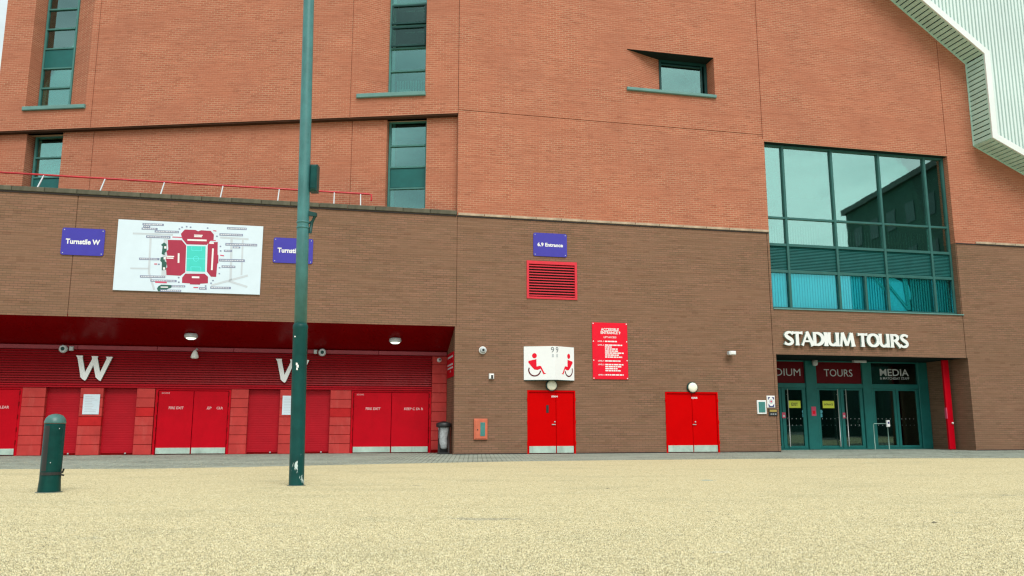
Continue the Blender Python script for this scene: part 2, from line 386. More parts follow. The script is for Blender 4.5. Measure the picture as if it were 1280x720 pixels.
# text: the built-in typeface, converted to a mesh; x to the right, z up, facing -y
def text_mb(body, width=None, height=None, spacing=1.0, bold=0.0, line=1.0, align='CENTER'):
    cu = bpy.data.curves.new('text', 'FONT'); cu.body = body; cu.size = 1; cu.space_character = spacing; cu.space_line = line
    cu.align_x = align; cu.offset = bold; cu.resolution_u = 3
    o = bpy.data.objects.new('text', cu); col.objects.link(o)
    dg = bpy.context.evaluated_depsgraph_get()
    me = bpy.data.meshes.new_from_object(o.evaluated_get(dg))
    vs_ = [v.co.copy() for v in me.vertices]; fs_ = [tuple(p.vertices) for p in me.polygons]
    bpy.data.objects.remove(o); bpy.data.curves.remove(cu); bpy.data.meshes.remove(me)
    x0 = min(v.x for v in vs_); x1 = max(v.x for v in vs_); y0 = min(v.y for v in vs_); y1 = max(v.y for v in vs_)
    sy = height / (y1 - y0) if height else None; sx = width / (x1 - x0) if width else sy
    if sy is None: sy = sx
    return [((v.x - (x0 + x1) / 2) * sx, (v.y - (y0 + y1) / 2) * sy) for v in vs_], fs_
def text(body, mat, parent, x, y, z, width=None, height=None, name='lettering', **kw):
    v, f = text_mb(body, width, height, **kw)
    mb = MB(); mb.add([(p, 0, q) for p, q in v], f)
    return mb.build(name, mat, parent, (x, y, z))

# ------------------------------------------------------------------ ground
g = MB(); g.add([(-900, -900, -.02), (900, -900, -.02), (900, 900, -.02), (-900, 900, -.02)], [(0, 1, 2, 3)])
o = g.build('ground', 'far_ground'); o['kind'] = 'structure'
import numpy as np
def chips(name, mat_, n, seed, y0, y1, size, hgt):
    """single stones of the gravel standing a few millimetres proud, thinning out with distance"""
    rg = np.random.default_rng(seed)
    y = 1 / rg.uniform(1 / y1, 1 / y0, n); x = rg.uniform(-.70, .70, n) * y
    r = size * rg.uniform(.55, 1.25, n) / 2; a = rg.uniform(0, math.pi, n); hz = hgt * rg.uniform(.5, 1.2, n); el = rg.uniform(.6, 1.0, n)
    v = np.empty((n, 5, 3), np.float32)
    for k in range(4):
        rr = r * (1 if k % 2 == 0 else el)
        v[:, k, 0] = x + rr * np.cos(a + k * math.pi / 2); v[:, k, 1] = y + rr * np.sin(a + k * math.pi / 2); v[:, k, 2] = -.001
    v[:, 4, 0] = x + r * rg.uniform(-.4, .4, n); v[:, 4, 1] = y + r * rg.uniform(-.4, .4, n); v[:, 4, 2] = hz
    me = bpy.data.meshes.new(name); me.vertices.add(n * 5); me.vertices.foreach_set('co', v.ravel())
    f = (np.arange(n)[:, None, None] * 5 + np.array([[0, 1, 4], [1, 2, 4], [2, 3, 4], [3, 0, 4]])[None]).astype(np.int32).ravel()
    me.loops.add(len(f)); me.loops.foreach_set('vertex_index', f); me.polygons.add(n * 4)
    me.polygons.foreach_set('loop_start', np.arange(0, len(f), 3, dtype=np.int32)); me.update(calc_edges=True); me.materials.append(M[mat_])
    return me
edge = [(-40, 14.5), (-25, 16.2), (-11.2, 18.15), (-8.06, 18.35), (-5.94, 19.25), (-3.19, 20.6), (0, 22.0), (3.55, 22.97), (7.37, 23.8), (15, 24.3), (26, 25.2), (40, 26.6)]
g = MB(); g.prism_z([(-40, -60), (40, -60)] + edge[::-1], -.016, 0.0)
plaza = g.build('resin_plaza', 'resin'); plaza['kind'] = 'structure'
for i_, (m_, n_, ya, yb_, sz_, h_) in enumerate((('chip_dark', 125000, 4.6, 26, .0082, .0062), ('chip_pale', 100000, 4.6, 26, .009, .006), ('chip_tan', 80000, 4.6, 26, .0095, .0065))):
    o = link('gravel_chips', chips('gravel_chips', m_, n_, 11 + i_, ya, yb_, sz_, h_), plaza); o['kind'] = 'stuff'
g = MB(); g.add([(x, y, -.010) for x, y in edge] + [(x, 48, -.010) for x, y in edge], [(i, i + 1, len(edge) + i + 1, len(edge) + i) for i in range(len(edge) - 1)])
pav = g.build('pavement', 'paver_joint'); pav['kind'] = 'structure'
def edge_y(x):
    for (a, b), (c, d) in zip(edge, edge[1:]):
        if a <= x <= c: return b + (d - b) * (x - a) / (c - a)
    return 20
def wall_y(x):            # world y of the recess back line at world x
    return ORG.y + (x - ORG.x) * math.tan(YAW_P) + 2.6
pv = MB(); pw, pl, gp = .133, .27, .020
i = 0; x = -24.0
while x < 31:
    y = edge_y(x + pw / 2) + .02 + (.135 if i % 2 else 0)
    y1 = wall_y(x)
    while y < y1:
        sk = -.045 * (y - 24); dz = rnd.uniform(-.002, .002)
        a, b, c, d = x + sk, x + pw - gp + sk, y, y + pl - gp
        pv.add([(a, c, dz), (b, c, dz), (b, d, dz), (a, d, dz), (a, c, -.012), (b, c, -.012), (b, d, -.012), (a, d, -.012)],
               [(0, 1, 2, 3), (4, 5, 1, 0), (5, 6, 2, 1), (7, 4, 0, 3)])
        y += pl
    x += pw; i += 1
o = pv.build('paving_blocks', 'paver', pav); o['kind'] = 'stuff'

# ------------------------------------------------------------------ the stadium building
BLD = tag(link('stadium_building', None, None, ORG, YAW_P), 'huge brick stadium building with orange brick above brown brick', 'stadium')
RQ = YAW_Q - YAW_P

def wall(name, mat, x0, x1, z0, z1, holes, rz=None, y=0.0, thick=.35):
    """brick wall with rectangular holes (x0,x1,z0,z1,depth,left splay,right splay,backed) and their reveals"""
    xs = sorted({x0, x1, *[h[0] for h in holes], *[h[1] for h in holes]}); zs = sorted({z0, z1, *[h[2] for h in holes], *[h[3] for h in holes]})
    xs = [q for q in xs if x0 <= q <= x1]; zs = [q for q in zs if z0 <= q <= z1]
    mb = MB()
    for a, b in zip(xs, xs[1:]):
        for c, d in zip(zs, zs[1:]):
            mx_, mz = (a + b) / 2, (c + d) / 2
            if any(h[0] < mx_ < h[1] and h[2] < mz < h[3] for h in holes): continue
            mb.add([(a, y, c), (b, y, c), (b, y, d), (a, y, d)], [(0, 1, 2, 3)])
    for hx0, hx1, hz0, hz1, dp, rl, rr, back in holes:
        top_open, low_open = hz1 >= z1, hz0 <= z0
        hz0, hz1 = max(hz0, z0), min(hz1, z1); hx0, hx1 = max(hx0, x0), min(hx1, x1)
        F = [(hx0, y, hz0), (hx1, y, hz0), (hx1, y, hz1), (hx0, y, hz1)]
        B = [(hx0 + rl, y + dp, hz0), (hx1 - rr, y + dp, hz0), (hx1 - rr, y + dp, hz1), (hx0 + rl, y + dp, hz1)]
        fs_ = []
        if hz0 > z0: fs_.append((0, 1, 5, 4))
        if hx1 < x1: fs_.append((1, 2, 6, 5))
        if hz1 < z1: fs_.append((2, 3, 7, 6))
        if hx0 > x0: fs_.append((3, 0, 4, 7))
        if back: fs_.append((4, 5, 6, 7))
        mb.add(F + B, fs_)
    # closed rim and rear so that the wall is solid
    mb.add([(x0, y, z0), (x1, y, z0), (x1, y, z1), (x0, y, z1), (x0, y + thick, z0), (x1, y + thick, z0), (x1, y + thick, z1), (x0, y + thick, z1)],
           [(3, 0, 4, 7), (1, 2, 6, 5)])
    for a, b in zip(xs, xs[1:]):
        if any(h[0] < (a + b) / 2 < h[1] and h[3] >= z1 and h[4] > .1 for h in holes): continue
        mb.add([(a, y, z1), (b, y, z1), (b, y + thick, z1), (a, y + thick, z1)], [(0, 1, 2, 3)])
    return mb.build(name, mat, BLD, None, rz)

G = .026    # movement joint
TOP = 21.5
ZL, ZJ = 8.05, 11.86
# lower brown wall on the long facade
wall('brick_wall', 'brick_brown', -17.6, 30, 0, ZL,
     [(-18, -.03, -.1, 4.22, .6, 0, 0, False), (11.78, 19.93, -.1, 3.50, .02, 0, 0, False), (11.76, 19.84, 5.20, 9, .45, 0, 0, False),
      (-.012, -.012 + G, 4.222, 9, .03, 0, 0, True), (11.65, 11.65 + G, -.1, 9, .03, 0, 0, True), (19.86, 19.86 + G, 3.502, 9, .03, 0, 0, True),
      (-11.95, -11.95 + G, 4.222, 9, .03, 0, 0, True), (2.45, 4.13, -.1, 2.12, .12, 0, 0, False), (7.41, 9.40, -.1, 2.11, .12, 0, 0, False),
      (2.47, 4.22, 5.28, 6.55, .2, 0, 0, False)])
# upper orange wall right of the corner
wall('brick_wall', 'brick_orange', 0.0, 30, ZL, TOP,
     [(11.76, 19.84, 8.0, 11.62, .45, 0, 0, False), (6.29, 9.82, 13.29, 14.82, .60, 1.56, .03, False),
      (11.69, 11.69 + G, 11.70, TOP + 1, .03, 0, 0, True), (19.83, 19.83 + G, 11.70, TOP + 1, .03, 0, 0, True), (19.83, 19.83 + G, 8, 8.2, .03, 0, 0, True),
      (0.02, 11.69, ZJ, ZJ + G, .03, 0, 0, True)])
# the swung-back storeys left of the corner
wall('brick_wall', 'brick_orange', -17.57, -.02, 11.75, TOP,
     [(-16.39, -14.0, 12.66, TOP + 1, .60, .06, 1.03, False), (-3.66, -1.20, 12.60, TOP + 1, .60, .97, .05, False),
      (-13.74, -13.74 + G, 11.7, TOP + 1, .03, 0, 0, True), (-3.93, -3.93 + G, 11.7, TOP + 1, .03, 0, 0, True)], RQ)
wall('brick_wall', 'brick_orange', -17.50, -.06, 8.02, 11.76,
     [(-16.39, -14.94, 8.0, 11.70, .5, 0, 0, False), (-2.62, -1.18, 8.40, 11.70, .42, 0, 0, False),
      (-13.74, -13.74 + G, 8, 12, .03, 0, 0, True), (-3.90, -3.90 + G, 8, 12, .03, 0, 0, True)], RQ, .25)
m = MB(); m.box(-17.55, -.03, .03, .42, 11.70, 11.752); m.build('soffit', 'soffit_brown', BLD, None, RQ)
# shell: end walls, rear wall, roofs
cq, sq = math.cos(RQ), math.sin(RQ)
def qp(x, y): return (x * cq - y * sq, x * sq + y * cq)
m = MB()
e0 = qp(-17.57, .02); e1 = qp(-17.57, 14)
m.add([(*e0, 0), (*e1, 0), (*e1, TOP), (*e0, TOP)], [(0, 1, 2, 3)])
e2 = qp(-17.22, 13.7); e3 = qp(-17.22, .4)
m.add([(*e2, 0), (*e3, 0), (*e3, TOP), (*e2, TOP)], [(0, 1, 2, 3)])
m.add([(*e0, TOP), (*e1, TOP), (*e2, TOP), (*e3, TOP)], [(0, 1, 2, 3)])
m.build('brick_wall', 'brick_orange', BLD)
m = MB(); m.prism_z([e1, (30, 24), (30, 24.4), (e1[0], e1[1] + .4)], 0, TOP); m.build('brick_wall', 'brick_orange', BLD)
m = MB(); m.box(29.65, 30, .36, 24, 0, TOP - .01); m.build('brick_wall', 'brick_brown', BLD)
m = MB(); m.prism_z([(e0[0], e0[1]), (0, 0.01), (29.99, .01), (29.99, 24.3), (e1[0], e1[1])], TOP + .01, TOP + .35); m.build('roof', 'roof_dark', BLD)
m = MB(); m.prism_z([(-17.6, .36), (-.1, .36), (-.1, 1.2), qp(-17.56, .3)], 7.75, 8.0); m.build('terrace_slab', 'parapet_stone', BLD)
m = MB(); m.box(-17.6, -17.25, .37, 9, 0, 7.99); m.build('brick_wall', 'brick_brown', BLD)
# floors and rear partition inside, seen dimly through the glass
m = MB()
for z0 in (4.35, 12.0, 16.0):
    m.prism_z([(11.0, .7), (22, .7), (22, 8), (11.0, 8)], z0, z0 + .2)
m.box(10.9, 11.1, .7, 8, 0, 16.2); m.box(22, 22.2, .7, 8, 0, 16.2); m.box(11.1, 22, 8, 8.2, 0, 16.2)
m.build('inner_room', 'interior', BLD)

# coping stones: light string course right of the corner, heavier weathered coping on the parapet at left
st = MB(); st.bbox(.008, .912, -.045, .15, 0, .085, .012); proto = st.build('coping_stone', 'coping', BLD, (0.02, 0, 8.055))
x = .94
while x < 29:
    if x + .92 < 11.74 or x > 19.86: copy_part(proto, BLD, (x, 0, 8.055))
    elif x < 11.74:
        s2 = MB(); s2.bbox(.008, 11.75 - x, -.045, .15, 0, .085, .012); s2.build('coping_stone', 'coping', BLD, (x, 0, 8.055)); x = 19.86 - .92
    x += .92
st = MB(); st.bbox(.004, .916, -.06, .37, 0, .15, .015); proto = st.build('coping_stone', 'parapet_stone', BLD, (-.94, 0, 8.06))
for k in range(1, 18): copy_part(proto, BLD, (-.94 - .92 * k, 0, 8.06 + rnd.uniform(-.003, .003)))
for q in ((.0, 11.74, -.02, .1, 8.005, 8.052), (19.86, 29.9, -.02, .1, 8.005, 8.052), (-17.4, -.03, -.03, .1, 8.01, 8.0585)):
    m = MB(); m.box(*q); m.build('coping_shadow', 'shadow_dark', BLD)  # dark strip standing for the shadow line under the coping

for a, b in ((-.02, 2.44), (4.14, 7.40), (9.41, 11.77), (19.96, 29.9)):
    m = MB(); m.box(a, b, -.012, .1, 0, .035); m.build('base_shadow', 'shadow_dark', BLD)  # dark strip standing for the gap shadow along the wall foot

# ---- windows
def pane(parent, x0, x1, z0, z1, y, mat='glass', tilt=0.0, name='pane'):
    tilt += rnd.uniform(-.004, .006) * (z1 - z0)
    mb = MB(); mb.add([(x0, y - tilt, z0), (x1, y - tilt, z0), (x1, y, z1), (x0, y, z1), (x0, y + .012 - tilt, z0), (x1, y + .012 - tilt, z0), (x1, y + .012, z1), (x0, y + .012, z1)],
                      [(0, 1, 2, 3), (7, 6, 5, 4), (0, 4, 5, 1), (1, 5, 6, 2), (2, 6, 7, 3), (3, 7, 4, 0)])
    return mb.build(name, mat, parent)
def slot_window(x0, x1, zs, y, kinds, rz, fw=.07):
    fr = MB()
    fr.box(x0, x0 + fw, y - .02, y + .10, zs[0], zs[-1]); fr.box(x1 - fw, x1, y - .02, y + .10, zs[0], zs[-1])
    for z in zs: fr.box(x0 + fw, x1 - fw, y - .035, y + .09, z - .028, z + .028)
    f = fr.build('window', 'window_bar', BLD, None, rz)
    for (a, b), k in zip(zip(zs, zs[1:]), kinds):
        if k == 'b':
            bl = MB(); xb = x0 + fw + .18
            while xb < x1 - fw - .05: bl.box(xb, xb + .055, y + .22, y + .235, a + .04, a + (b - a) * .72); xb += .098
            o = bl.build('vertical_blind', 'blind', f); o['kind'] = 'stuff'
            rd = MB(); rd.bbox(x0 + fw + .28, x0 + fw + .72, y + .15, y + .20, a + .05, a + (b - a) * .38, .015); rd.build('radiator', 'white', f)
        if k in 'gb': pane(f, x0 + fw, x1 - fw, a + .035, b - .035, y + .03)
        elif k == 's':
            mb = MB(); mb.bbox(x0 + fw, x1 - fw, y + .0, y + .05, a + .035, b - .035, .015); mb.build('spandrel_panel', 'spandrel', f)
        elif k == 'o':      # top-hung light standing open
            pane(f, x0 + fw + .06, x1 - fw - .06, a + .10, b - .09, y - .01, 'glass_door', .07)
            for xs_ in (.25, .72):
                k = MB(); k.box(x0 + fw + xs_, x0 + fw + xs_ + .36, y + 1.0, y + 1.05, b + .25, b + .30); k.build('ceiling_strip', 'blind', f)
            s3 = MB()
            for xa, xb, za, zb in ((x0 + fw, x1 - fw, a + .04, a + .10), (x0 + fw, x1 - fw, b - .09, b - .036)):
                t0 = .07 * (1 - (za - a) / (b - a)); s3.box(xa, xb, y - .05 - t0, y + .0 - t0, za, zb)
            for xa in (x0 + fw, x1 - fw - .06):
                s3.add([(xa, y - .11, a + .1), (xa + .06, y - .11, a + .1), (xa + .06, y - .05, b - .09), (xa, y - .05, b - .09),
                        (xa, y - .06, a + .1), (xa + .06, y - .06, a + .1), (xa + .06, y, b - .09), (xa, y, b - .09)],
                       [(0, 1, 2, 3), (7, 6, 5, 4), (0, 3, 7, 4), (1, 5, 6, 2)])
            s3.build('sash', 'frame_dark', f)
    # interior: reveal board, pale strip as painted reveal reflection at the left, dim room behind
    rm = MB(); rm.box(x0 - .3, x1 + .3, y + 2.4, y + 2.5, zs[0] - .2, zs[-1] + .2)
    rm.build('room_wall', 'interior', f)
    bl = MB(); bl.box(x0 + fw + .02, x0 + fw + .12, y + .10, y + .12, zs[0] + .05, zs[-1]); bl.build('reflection_strip', 'blind', f)
    return f
slot_window(-16.30, -15.0, [12.70, 13.62, 14.42, 15.22, 16.03, 16.85, 17.65, 18.45, 19.25, 20.05, 20.9], .56, 'ggsbggsggg', RQ)
slot_window(-2.68, -1.26, [12.66, 13.66, 14.55, 15.42, 16.28, 17.1, 17.9, 18.7, 19.5, 20.9], .56, 'bgoogggsg', RQ)
slot_window(-16.30, -14.97, [8.05, 9.25, 10.10, 10.87, 11.70], .62, 'ssbg', RQ)
slot_window(-2.60, -1.20, [8.42, 9.22, 10.0, 10.80, 11.70], .52, 'gsgg', RQ)
m = MB(); m.bbox(-16.46, -13.98, -.10, .55, 12.50, 12.655, .02); m.build('sill', 'sill_grey', BLD, None, RQ)
m = MB(); m.bbox(-3.68, -1.18, -.10, .55, 12.44, 12.597, .02); m.build('sill', 'sill_grey', BLD, None, RQ)

# small splayed window
fr = MB(); y = .55
fr.box(7.82, 7.90, y, y + .1, 13.3, 14.80); fr.box(9.68, 9.80, y, y + .1, 13.3, 14.80); fr.box(7.90, 9.68, y, y + .1, 14.70, 14.80); fr.box(7.90, 9.68, y, y + .1, 13.3, 13.46)
fr.box(9.55, 9.60, y + .02, y + .08, 13.46, 14.70); fr.box(7.90, 9.55, y + .02, y + .08, 14.6, 14.65)
f = fr.build('window', 'frame_dark', BLD); pane(f, 7.90, 9.55, 13.46, 14.60, y + .05, 'glass_small')
m = MB(); m.box(7.7, 10, 2.4, 2.5, 13, 15); m.build('room_wall', 'interior', f)
m = MB(); m.bbox(6.27, 9.84, -.10, .54, 13.165, 13.288, .02); m.build('sill', 'sill_grey', BLD)

m = MB(); m.prism_z([(6.32, .012), (9.81, .012), (9.79, .6), (7.82, .6)], 14.80, 14.818); m.build('head_lining', 'soffit_dark', BLD)

# big glazed window
y = .25
fr = MB()
fr.box(11.76, 11.80, y, y + .14, 5.22, 11.60); fr.box(19.74, 19.83, y - .02, y + .14, 5.22, 11.60)
for xm in (12.65, 14.74, 16.84, 18.93): fr.box(xm - .045, xm + .045, y - .035, y + .14, 5.22, 11.60)
fr.box(15.84, 15.92, y - .03, y + .12, 5.22, 6.60)
cuts = [11.80, 12.605, 12.695, 14.695, 14.785, 16.795, 16.885, 18.885, 18.975, 19.74]
for za, zb in ((5.20, 5.29), (6.60, 6.70), (7.62, 7.72), (8.68, 8.755), (11.53, 11.60)):
    for a, b in zip(cuts[::2], cuts[1::2]): fr.box(a, b, y - .02, y + .13, za, zb)
big = fr.build('window', 'frame_grey', BLD)
for i, (a, b) in enumerate(zip(cuts[::2], cuts[1::2])):
    pane(big, a, b, 8.755, 11.53, y + .05, 'glass_big'); pane(big, a, b, 7.72, 8.68, y + .05, 'glass_big')
    if i == 2:
        pane(big, a, 15.84, 5.29, 6.60, y + .05, 'glass_low'); pane(big, 15.92, b, 5.29, 6.60, y + .05, 'glass_low')
    else: pane(big, a, b, 5.29, 6.60, y + .05, 'glass_low')
    sp = MB(); z = 6.70
    while z < 7.6:
        sp.add([(a, y + .03, z), (b, y + .03, z), (b, y + .06, z + .056), (a, y + .06, z + .056), (b, y + .03, z + .056), (a, y + .03, z + .056)][:4] + [(b, y + .025, z + .058), (a, y + .025, z + .058)],
               [(0, 1, 2, 3), (3, 2, 4, 5)]); z += .0575
    sp.box(a, b, y + .07, y + .10, 6.7, 7.62)
    o = sp.build('louvred_panel', 'spandrel', big); o['kind'] = 'stuff'
def blind(x0, x1, z0, z1, yb, mat, gap=.0, step=.11, ang=.02):
    mb = MB(); x = x0
    while x < x1 - .02:
        wd = step * (1 - gap); mb.add([(x, yb - ang, z0), (min(x + wd, x1), yb + ang, z0), (min(x + wd, x1), yb + ang, z1), (x, yb - ang, z1)], [(0, 1, 2, 3)]); x += step
    o = mb.build('vertical_blind', mat, big); o['kind'] = 'stuff'
blind(11.80, 12.6, 5.3, 6.6, y + .14, 'blind_cyan', .16); blind(12.7, 14.7, 5.3, 6.6, y + .14, 'blind_cyan', .06); blind(14.79, 15.84, 5.3, 6.6, y + .14, 'blind_cyan', .10)
blind(15.93, 16.79, 5.3, 6.6, y + .14, 'blind_cyan', .08); blind(17.95, 18.88, 5.3, 6.6, y + .14, 'blind_teal', .08); blind(18.98, 19.73, 5.3, 6.6, y + .14, 'blind_teal', .08)
blind(11.80, 12.6, 7.72, 8.45, y + .32, 'blind', .45); blind(12.7, 14.2, 7.72, 8.5, y + .32, 'blind', .5); blind(14.79, 16.79, 7.72, 8.4, y + .32, 'blind', .6, .13)
blind(16.89, 18.88, 7.72, 8.5, y + .32, 'blind', .62, .13)
m = MB(); m.box(11.8, 16.79, y + .20, y + .21, 5.3, 6.6); m.build('blind_backing', 'blind_cyan', big)  # added pale backing that brightens the gaps between the blind slats
m = MB(); m.box(16.89, 19.73, y + .46, y + .47, 5.3, 6.6); m.build('blind_backing', 'blind_teal', big)
# roof struts and a pale panel standing for torn blinds, seen behind the lowest panes at right
m = MB(); m.prism([(16.9, 5.3), (17.75, 5.3), (18.0, 5.95), (17.9, 6.35), (17.3, 6.6), (16.9, 6.6)], y + .16, y + .17); m.build('pale_panel', 'blind_cyan', big)
m = MB(); m.prism([(16.9, 6.35), (16.98, 6.4), (17.80, 5.42), (17.72, 5.36)], y + .11, y + .14); m.prism([(17.62, 6.6), (17.82, 6.6), (17.88, 5.36), (17.74, 5.36)], y + .105, y + .135)
m.prism([(16.3, 6.6), (16.42, 6.6), (16.8, 6.2), (16.8, 6.05)], y + .115, y + .12)
m.build('roof_strut', 'blind_teal', big)
m = MB(); m.bbox(11.765, 19.92, -.045, .24, 5.155, 5.198, .01); m.build('sill', 'sill_grey', BLD)
m = MB(); m.box(11.765, 19.835, .03, .44, 11.60, 11.618); m.build('head_lining', 'soffit_dark', BLD)

# ---- louvred vent over the accessible door
fr = MB(); fr.box(2.44, 2.52, -.03, .15, 5.25, 6.58); fr.box(4.17, 4.25, -.03, .15, 5.25, 6.58); fr.box(2.52, 4.17, -.03, .15, 6.47, 6.58); fr.box(2.52, 4.17, -.03, .15, 5.25, 5.32)
vent = fr.build('louvre_vent', 'louvre_red', BLD)
sl = MB(); sl.add([(2.525, -.015, 0), (4.165, -.015, 0), (4.165, .055, .02), (2.525, .055, .02), (2.525, -.015, .036), (4.165, -.015, .036), (4.165, .055, .05), (2.525, .055, .05)],
                  [(3, 2, 1, 0), (4, 5, 6, 7), (0, 1, 5, 4), (2, 3, 7, 6)])
pr = sl.build('slat', 'louvre_red', vent, (0, 0, 5.35))
for k in range(1, 12): copy_part(pr, vent, (0, 0, 5.35 + k * .0945))
m = MB(); m.box(2.46, 4.23, .16, .18, 5.27, 6.56); m.build('backing', 'black', vent)

# ---- turnstile recess
Y = 1.8
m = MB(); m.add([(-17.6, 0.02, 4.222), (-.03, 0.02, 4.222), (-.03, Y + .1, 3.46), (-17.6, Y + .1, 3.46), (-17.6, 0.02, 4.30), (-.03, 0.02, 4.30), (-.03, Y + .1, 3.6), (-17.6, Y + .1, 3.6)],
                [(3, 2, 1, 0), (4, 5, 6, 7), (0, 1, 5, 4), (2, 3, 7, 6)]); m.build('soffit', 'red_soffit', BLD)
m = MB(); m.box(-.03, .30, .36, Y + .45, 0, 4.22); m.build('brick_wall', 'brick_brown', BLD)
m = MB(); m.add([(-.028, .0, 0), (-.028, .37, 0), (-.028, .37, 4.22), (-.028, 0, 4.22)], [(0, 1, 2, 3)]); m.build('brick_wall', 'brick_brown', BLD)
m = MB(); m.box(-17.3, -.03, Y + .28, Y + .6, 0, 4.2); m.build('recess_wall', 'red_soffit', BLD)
# beam in lengths
bm = MB(); bm.bbox(.004, 2.396, Y - .10, Y + .28, 3.365, 3.50, .01); proto = bm.build('beam', 'red_beam', BLD, (-2.45, 0, 0))
for k in range(1, 6): copy_part(proto, BLD, (-2.45 - 2.4 * k, 0, 0))
bm = MB(); bm.bbox(-16.84, -14.458, Y - .10, Y + .28, 3.365, 3.50, .01); bm.build('beam', 'red_beam', BLD)
# slatted shutter band
bk = MB(); bk.box(-16.9, -.58, Y + .06, Y + .27, 2.27, 3.36); sh = bk.build('shutter', 'red_slat', BLD)
sl = MB(); sl.add([(-16.9, Y + .056, .010), (-.58, Y + .056, .010), (-.58, Y - .02, .020), (-16.9, Y - .02, .020), (-.58, Y - .005, .058), (-16.9, Y - .005, .058), (-.58, Y + .056, .064), (-16.9, Y + .056, .064)],
                  [(0, 1, 2, 3), (3, 2, 4, 5), (5, 4, 6, 7)])
pr = sl.build('slat', 'red_slat', sh, (0, 0, 2.28))
for k in range(1, 14): copy_part(pr, sh, (0, 0, 2.28 + k * .0772))
m = MB(); m.bbox(-16.9, -.57, Y - .04, Y + .1, 2.215, 2.268, .012); m.bbox(-16.9, -.57, Y - .02, Y + .1, 2.145, 2.195, .01); m.box(-16.9, -.57, Y + .04, Y + .1, 2.1951, 2.2149)
m.build('lintel', 'red_roller', BLD)
# block piers
CO = [.0, .33, .63, .925, 1.22, 1.52, 1.82, 2.135]
def pier(x0, x1, zs, yb=Y, wear=None):
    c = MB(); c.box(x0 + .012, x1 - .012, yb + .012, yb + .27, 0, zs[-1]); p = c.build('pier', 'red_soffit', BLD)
    for i, (a, b) in enumerate(zip(zs, zs[1:])):
        k = MB(); k.bbox(x0, x1, yb + rnd.uniform(-.004, .004), yb + .2, a + .007, b - .007, .008); o = k.build('block', 'red_repaint' if wear and i in wear else 'red_block', p)
    return p
for i, (a, b) in enumerate([(-16.66, -15.95), (-13.57, -12.90), (-11.88, -11.20), (-10.19, -9.64), (-7.26, -6.71), (-5.69, -4.98), (-4.03, -3.335)]):
    pier(a, b, CO, wear={2: (3,), 3: (4,), 6: (4,)}.get(i))
pier(-.565, -.035, [.10, .42, .75, 1.08, 1.41, 1.74, 2.07, 2.40, 2.73, 3.06, 3.36], Y)
m = MB(); m.box(-.56, -.04, Y + .03, Y + .2, 0, .1); m.build('plinth', 'black', BLD)
# turnstile roller doors
def roller(x0, x1):
    mb = MB(); z = .02
    while z < 2.10:
        mb.add([(x0, Y + .20, z), (x1, Y + .20, z), (x1, Y + .1975, z + .02), (x0, Y + .1975, z + .02), (x1, Y + .1975, z + .055), (x0, Y + .1975, z + .055), (x1, Y + .20, z + .074), (x0, Y + .20, z + .074)],
               [(0, 1, 2, 3), (3, 2, 4, 5), (5, 4, 6, 7)]); z += .075
    mb.box(x0, x1, Y + .205, Y + .25, 0, 2.14); d = mb.build('roller_door', 'red_roller', BLD)
    k = MB(); k.bbox(x0 + .03, x1 - .03, Y + .15, Y + .19, .0, .07, .01); k.build('bottom_rail', 'red_soffit', d)
    k = MB(); k.lathe([(.03, 0), (.03, .03), (.015, .04)], (x1 - .25, Y + .15, .05), 'y', 8); k.build('lock', 'steel', d)
    return d
for a, b in [(-12.90, -11.88), (-11.20, -10.19), (-6.71, -5.69), (-4.98, -4.03), (-17.3, -16.66)]: roller(a, b)
# double fire doors in the recess
def fire_door(x0, x1, words, num, kick=.22):
    f = MB(); f.box(x0, x0 + .07, Y + .04, Y + .2, 0, 2.14); f.box(x1 - .07, x1, Y + .04, Y + .2, 0, 2.14); f.box(x0 + .07, x1 - .07, Y + .04, Y + .2, 2.08, 2.14)
    d = f.build('fire_door', 'red_paint', BLD); xm = (x0 + x1) / 2
    for a, b in ((x0 + .085, xm - .008), (xm + .008, x1 - .085)):
        k = MB(); k.bbox(a, b, Y + .07, Y + .13, .02, 2.07, .006); k.build('door_leaf', 'red_paint', d)
        k = MB(); k.bbox(a + .015, b - .012, Y + .055, Y + .0695, .03, kick, .004); k.build('kick_plate', 'kick', d)
    k = MB()
    for z in (.35, .75, 1.15, 1.55, 1.9): k.box(x0 + .055, x0 + .085, Y + .028, Y + .039, z, z + .13); k.box(x1 - .085, x1 - .055, Y + .028, Y + .039, z, z + .13)
    k.build('hinges', 'red_soffit', d)
    for t_, xx, wd in words: text(t_, 'worn_text', d, xx, Y + .066, 1.51, wd, .085, bold=.02)
    if num: text(num, 'worn_text', d, x0 + .30, Y + .066, 1.99, .24, .05)
    return d
fire_door(-9.62, -7.27, [('FIRE EXIT', -8.97, .46), ('.EP', -7.95, .16), ('CLR', -7.61, .20)], 'ED003')
fire_door(-3.325, -.575, [('FIRE EXIT', -2.58, .50), ('KEEP C EA R', -1.18, .66)], 'ED005')
fire_door(-15.94, -13.58, [('FIRE EXIT', -15.2, .46), ('CLEAR', -14.10, .34)], None)

